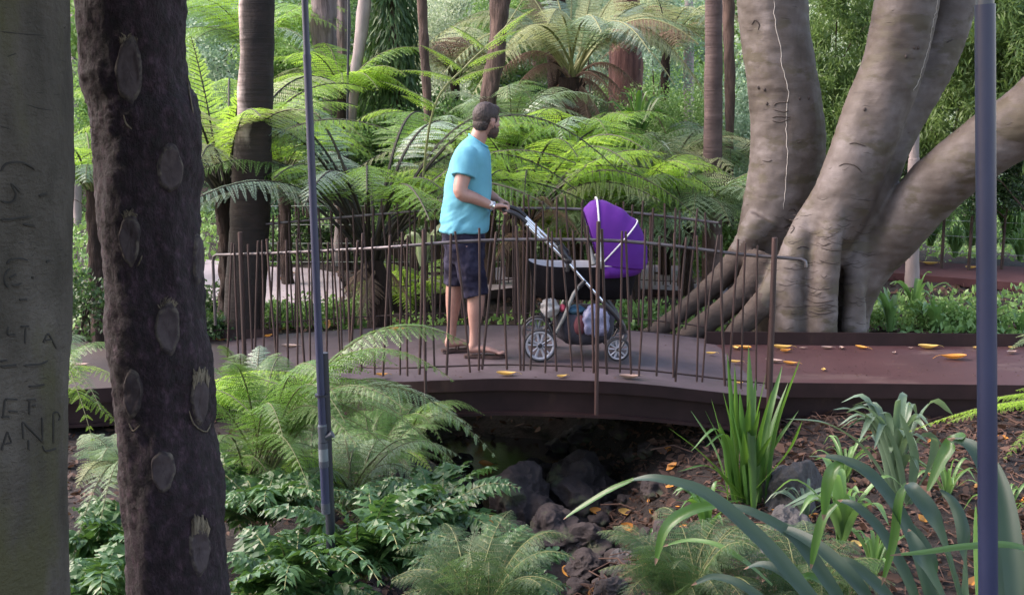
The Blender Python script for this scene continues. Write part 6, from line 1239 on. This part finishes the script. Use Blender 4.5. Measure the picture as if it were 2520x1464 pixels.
# legs: near (right) leg forward, far leg behind
XA = J(1166, 838).x; fz = .028
def leg(g, H, K, A, toe, hz):
    P = spline([H, lerp(H, K, .5), K, lerp(K, A, .3), lerp(K, A, .65), A], 24); rr = np.interp(np.linspace(0, 1, 24), [0, .2, .4, .52, .64, .85, 1], [.095, .082, .062, .061, .056, .036, .037])
    tube(g, P, rr, 18)
    d = (toe-Vector((A.x, A.y, toe.z))).normalized(); heel = Vector((A.x, A.y, hz+.03))-d*.045
    tube(g, spline([heel, Vector((A.x, A.y, hz+.04))+d*.02, Vector((A.x, A.y, hz+.035))+d*.10, toe+Vector((0, 0, .012))-d*.02], 12), [(a, b) for a, b in zip(np.interp(np.arange(12), [0, 3, 8, 11], [.028, .036, .044, .034]), np.interp(np.arange(12), [0, 3, 8, 11], [.026, .036, .022, .011]))], 14)
    tube(g, [A, Vector((A.x, A.y, hz+.045))-d*.015], [.037, .034], 14)
    side = Vector((-d.y, d.x, 0))
    for j, (o_, l) in enumerate(((-.028, .012), (-.012, .016), (.003, .012), (.016, .006), (.028, -.002))):
        s = o_*(1 if A.y < YP_ else -1)*-1
        b = toe+side*s+Vector((0, 0, .010))-d*.03; tube(g, [b, b+d*(.028+l), b+d*(.036+l)-Vector((0, 0, .002))], [.010, .0095 if j else .013, .006], 8)
A1 = J(1168, 832, -.10); A1.z = .10; K1 = J(1172, 716, -.10); H1 = J(1146, 598, -.09)
A2 = J(1108, 822, .11); A2.z = .105; K2 = J(1117, 708, .10); H2 = J(1136, 598, .09)
toe1 = Vector((J(1236, 868).x, A1.y-.02, fz)); toe2 = Vector((J(1158, 850).x, A2.y+.03, fz))
leg(g, H1, K1, A1, toe1, fz); leg(g, H2, K2, A2, toe2, fz)
me = fuse(g, 'body', .0062, 4); link('body', me, M['skin'], man)
# hair, beard, eyes
g = Geo(); ball(g, hd(-.018, 0, .040), (.101, .084, .098), 24, rot=HR); ball(g, hd(.036, 0, .088), (.050, .062, .040), 16, rot=HR); ball(g, hd(-.055, 0, -.018), (.052, .066, .062), 16, rot=HR)
me = fuse(g, 'hair', .0045, 2)
keep = bmesh.new(); keep.from_mesh(me); inv = HR.inverted(); dele = []
for v_ in keep.verts:
    p = inv @ (v_.co-HC)
    line = .052+.0*p.y if p.x > .03 else (-.012+(p.x+.01)*1.6 if p.x > -.025 else -.068)
    if abs(p.y) > .04 and -.03 < p.x <= .014: line = .024
    elif abs(p.y) > .04 and .014 < p.x < .040: line = -.022
    if p.z < line: dele.append(v_)
    else: v_.co += v_.normal*(.003*mnoise.noise(Vector((v_.co.x*30, v_.co.y*30, v_.co.z*12)))+.003*mnoise.noise(v_.co*160))
bmesh.ops.delete(keep, geom=dele, context='VERTS'); keep.to_mesh(me); keep.free(); o = link('hair', me, M['hair'], man); sol = o.modifiers.new('thick', 'SOLIDIFY'); sol.thickness = .004
g = Geo(); ball(g, hd(.028, 0, -.052), (.071, .064, .056), 22, rot=HR); ball(g, hd(.062, 0, -.088), (.034, .036, .024), 14, rot=HR); ball(g, hd(.02, 0, -.03), (.056, .0715, .045), 16, rot=HR)
me = fuse(g, 'beard', .005, 2); keep = bmesh.new(); keep.from_mesh(me); dele = []
for v_ in keep.verts:
    p = inv @ (v_.co-HC)
    if p.z > -.034+max(0, .03-p.x)*1.0 or p.x < -.012 or (p.x > .076 and p.z > -.068 and p.z < -.047 and abs(p.y) < .02): dele.append(v_)
bmesh.ops.delete(keep, geom=dele, context='VERTS'); keep.to_mesh(me); keep.free(); o = link('beard', me, M['beard'], man); sol = o.modifiers.new('thick', 'SOLIDIFY'); sol.thickness = .006
for s in (-1, 1):
    g = Geo(); ball(g, hd(.070, s*.031, .008), .0115, 12); g.build('eye', M['white'], man)
# t-shirt
g = Geo()
rings(g, [body_ring(347, 1158, 1197, .072, 40, tilt=.045), body_ring(352, 1150, 1201, .095, 40, tilt=.04), body_ring(360, 1136, 1204, .14, 40, tilt=.03), body_ring(371, 1122, 1206, .185, 40, tilt=.015)]+[body_ring(v, a, b, h, 40) for v, a, b, h in ((384, 1113, 1208, .205), (400, 1107, 1209, .212), (430, 1098, 1210, .205), (470, 1092, 1210, .20), (510, 1088, 1208, .20), (545, 1083, 1204, .205), (566, 1080, 1200, .21), (571, 1084, 1198, .20))])
for S, E in ((SH, EL), (SH2, EL2)):
    S_ = S+Vector((0, 0, .0)); P = spline([S_+Vector((0, .0, .02)), lerp(S_, E, .28), lerp(S_, E, .56)], 10)
    tube(g, P, [.075, .081, .084, .085, .085, .085, .085, .085, .086, .087], 24); ball(g, S_, .082, 14)
me = fuse(g, 't_shirt', .0085, 5)
def folds(c):                                       # diagonal pulls at the waist and the armpit
    f = max(0, min(1, (1.25-c[2])/.35)); p = Vector(c)
    return .017*f*mnoise.noise(Vector((p.x*5+p.z*7, p.y*4, p.z*15-p.x*12)))+.009*mnoise.noise(Vector((p.x*11, p.y*9, p.z*8+p.x*7)))+.006*f*mnoise.noise(Vector((p.x*9+p.z*16, p.y*8, p.z*38-p.x*26)))
displace(me, folds)
link('t_shirt', me, M['shirt'], man)
g = Geo(); c_ = J(1177, 338); RR = []
M['shirt_rim'] = plain('turquoise_ribbing', (.08, .39, .53), .85)
tube(g, [J(1177, 348)+Vector((math.cos(a)*.066, math.sin(a)*.074, -.046*math.cos(a)+.004)) for a in np.linspace(0, 2*math.pi, 26)], .0065, 8, cap=False); g.build('collar', M['shirt_rim'], man)
# shorts
g = Geo(); rings(g, [body_ring(v, a, b, h, 36) for v, a, b, h in ((556, 1086, 1196, .185), (575, 1084, 1196, .19), (600, 1088, 1196, .19), (632, 1098, 1192, .175), (650, 1110, 1186, .14))])
tube(g, spline([J(1142, 600, -.085), J(1158, 655, -.10), J(1173, 722, -.105)], 12), [.105]*4+[.102]*4+[.098, .096, .094, .094], 26)
tube(g, spline([J(1128, 600, .085), J(1124, 650, .10), J(1121, 706, .10)], 12), [.10]*4+[.097]*4+[.093, .091, .09, .09], 26)
me = fuse(g, 'shorts', .0085, 4)
displace(me, lambda c: .016*mnoise.noise(Vector((c[0]*9, c[1]*7, c[2]*11+c[0]*6)))+.006*mnoise.noise(Vector(c)*26))
link('shorts', me, M['shorts'], man)
# wrist watch
d = (WR-EL).normalized(); g = Geo(); c_ = WR-d*.012; tube(g, [c_-d*.009, c_+d*.009], .0335, 20); g.build('watch', M['silver'], man)
o = man.children[-1]; g = Geo(); fdir = Vector((-.25, -.8, .55)).normalized(); tube(g, [c_+fdir*.028, c_+fdir*.040], .019, 18); g.build('watch_face', M['white'], o)
for toe, A in ((toe1, A1), (toe2, A2)):
    g = Geo(); d = (toe-Vector((A.x, A.y, toe.z))).normalized(); s = Vector((-d.y, d.x, 0)); RR = []
    st0 = Vector((A.x, A.y, 0))-d*.075; L_ = (toe-Vector((A.x, A.y, toe.z))).length+.10
    outl = [(0, .012), (.03, .030), (.25, .034), (.45, .034), (.7, .046), (.88, .042), (.97, .028), (1, .010)]
    lf = [st0+d*(a*L_)+s*b for a, b in outl]+[st0+d*(a*L_)-s*b for a, b in reversed(outl)]
    rings(g, [[p+Vector((0, 0, z)) for p in lf] for z in (.003, .021)]); 
    tube(g, spline([st0+d*L_*.45+s*.04+Vector((0, 0, .02)), st0+d*L_*.58+s*.012+Vector((0, 0, .062)), st0+d*L_*.72+Vector((0, 0, .048)), st0+d*L_*.8+Vector((0, 0, .02))], 8), .006, 6)
    tube(g, spline([st0+d*L_*.45-s*.04+Vector((0, 0, .02)), st0+d*L_*.58-s*.012+Vector((0, 0, .062)), st0+d*L_*.72+Vector((0, 0, .048))], 8), .006, 6)
    g.build('flip_flop', M['sole'], man, smooth=False)
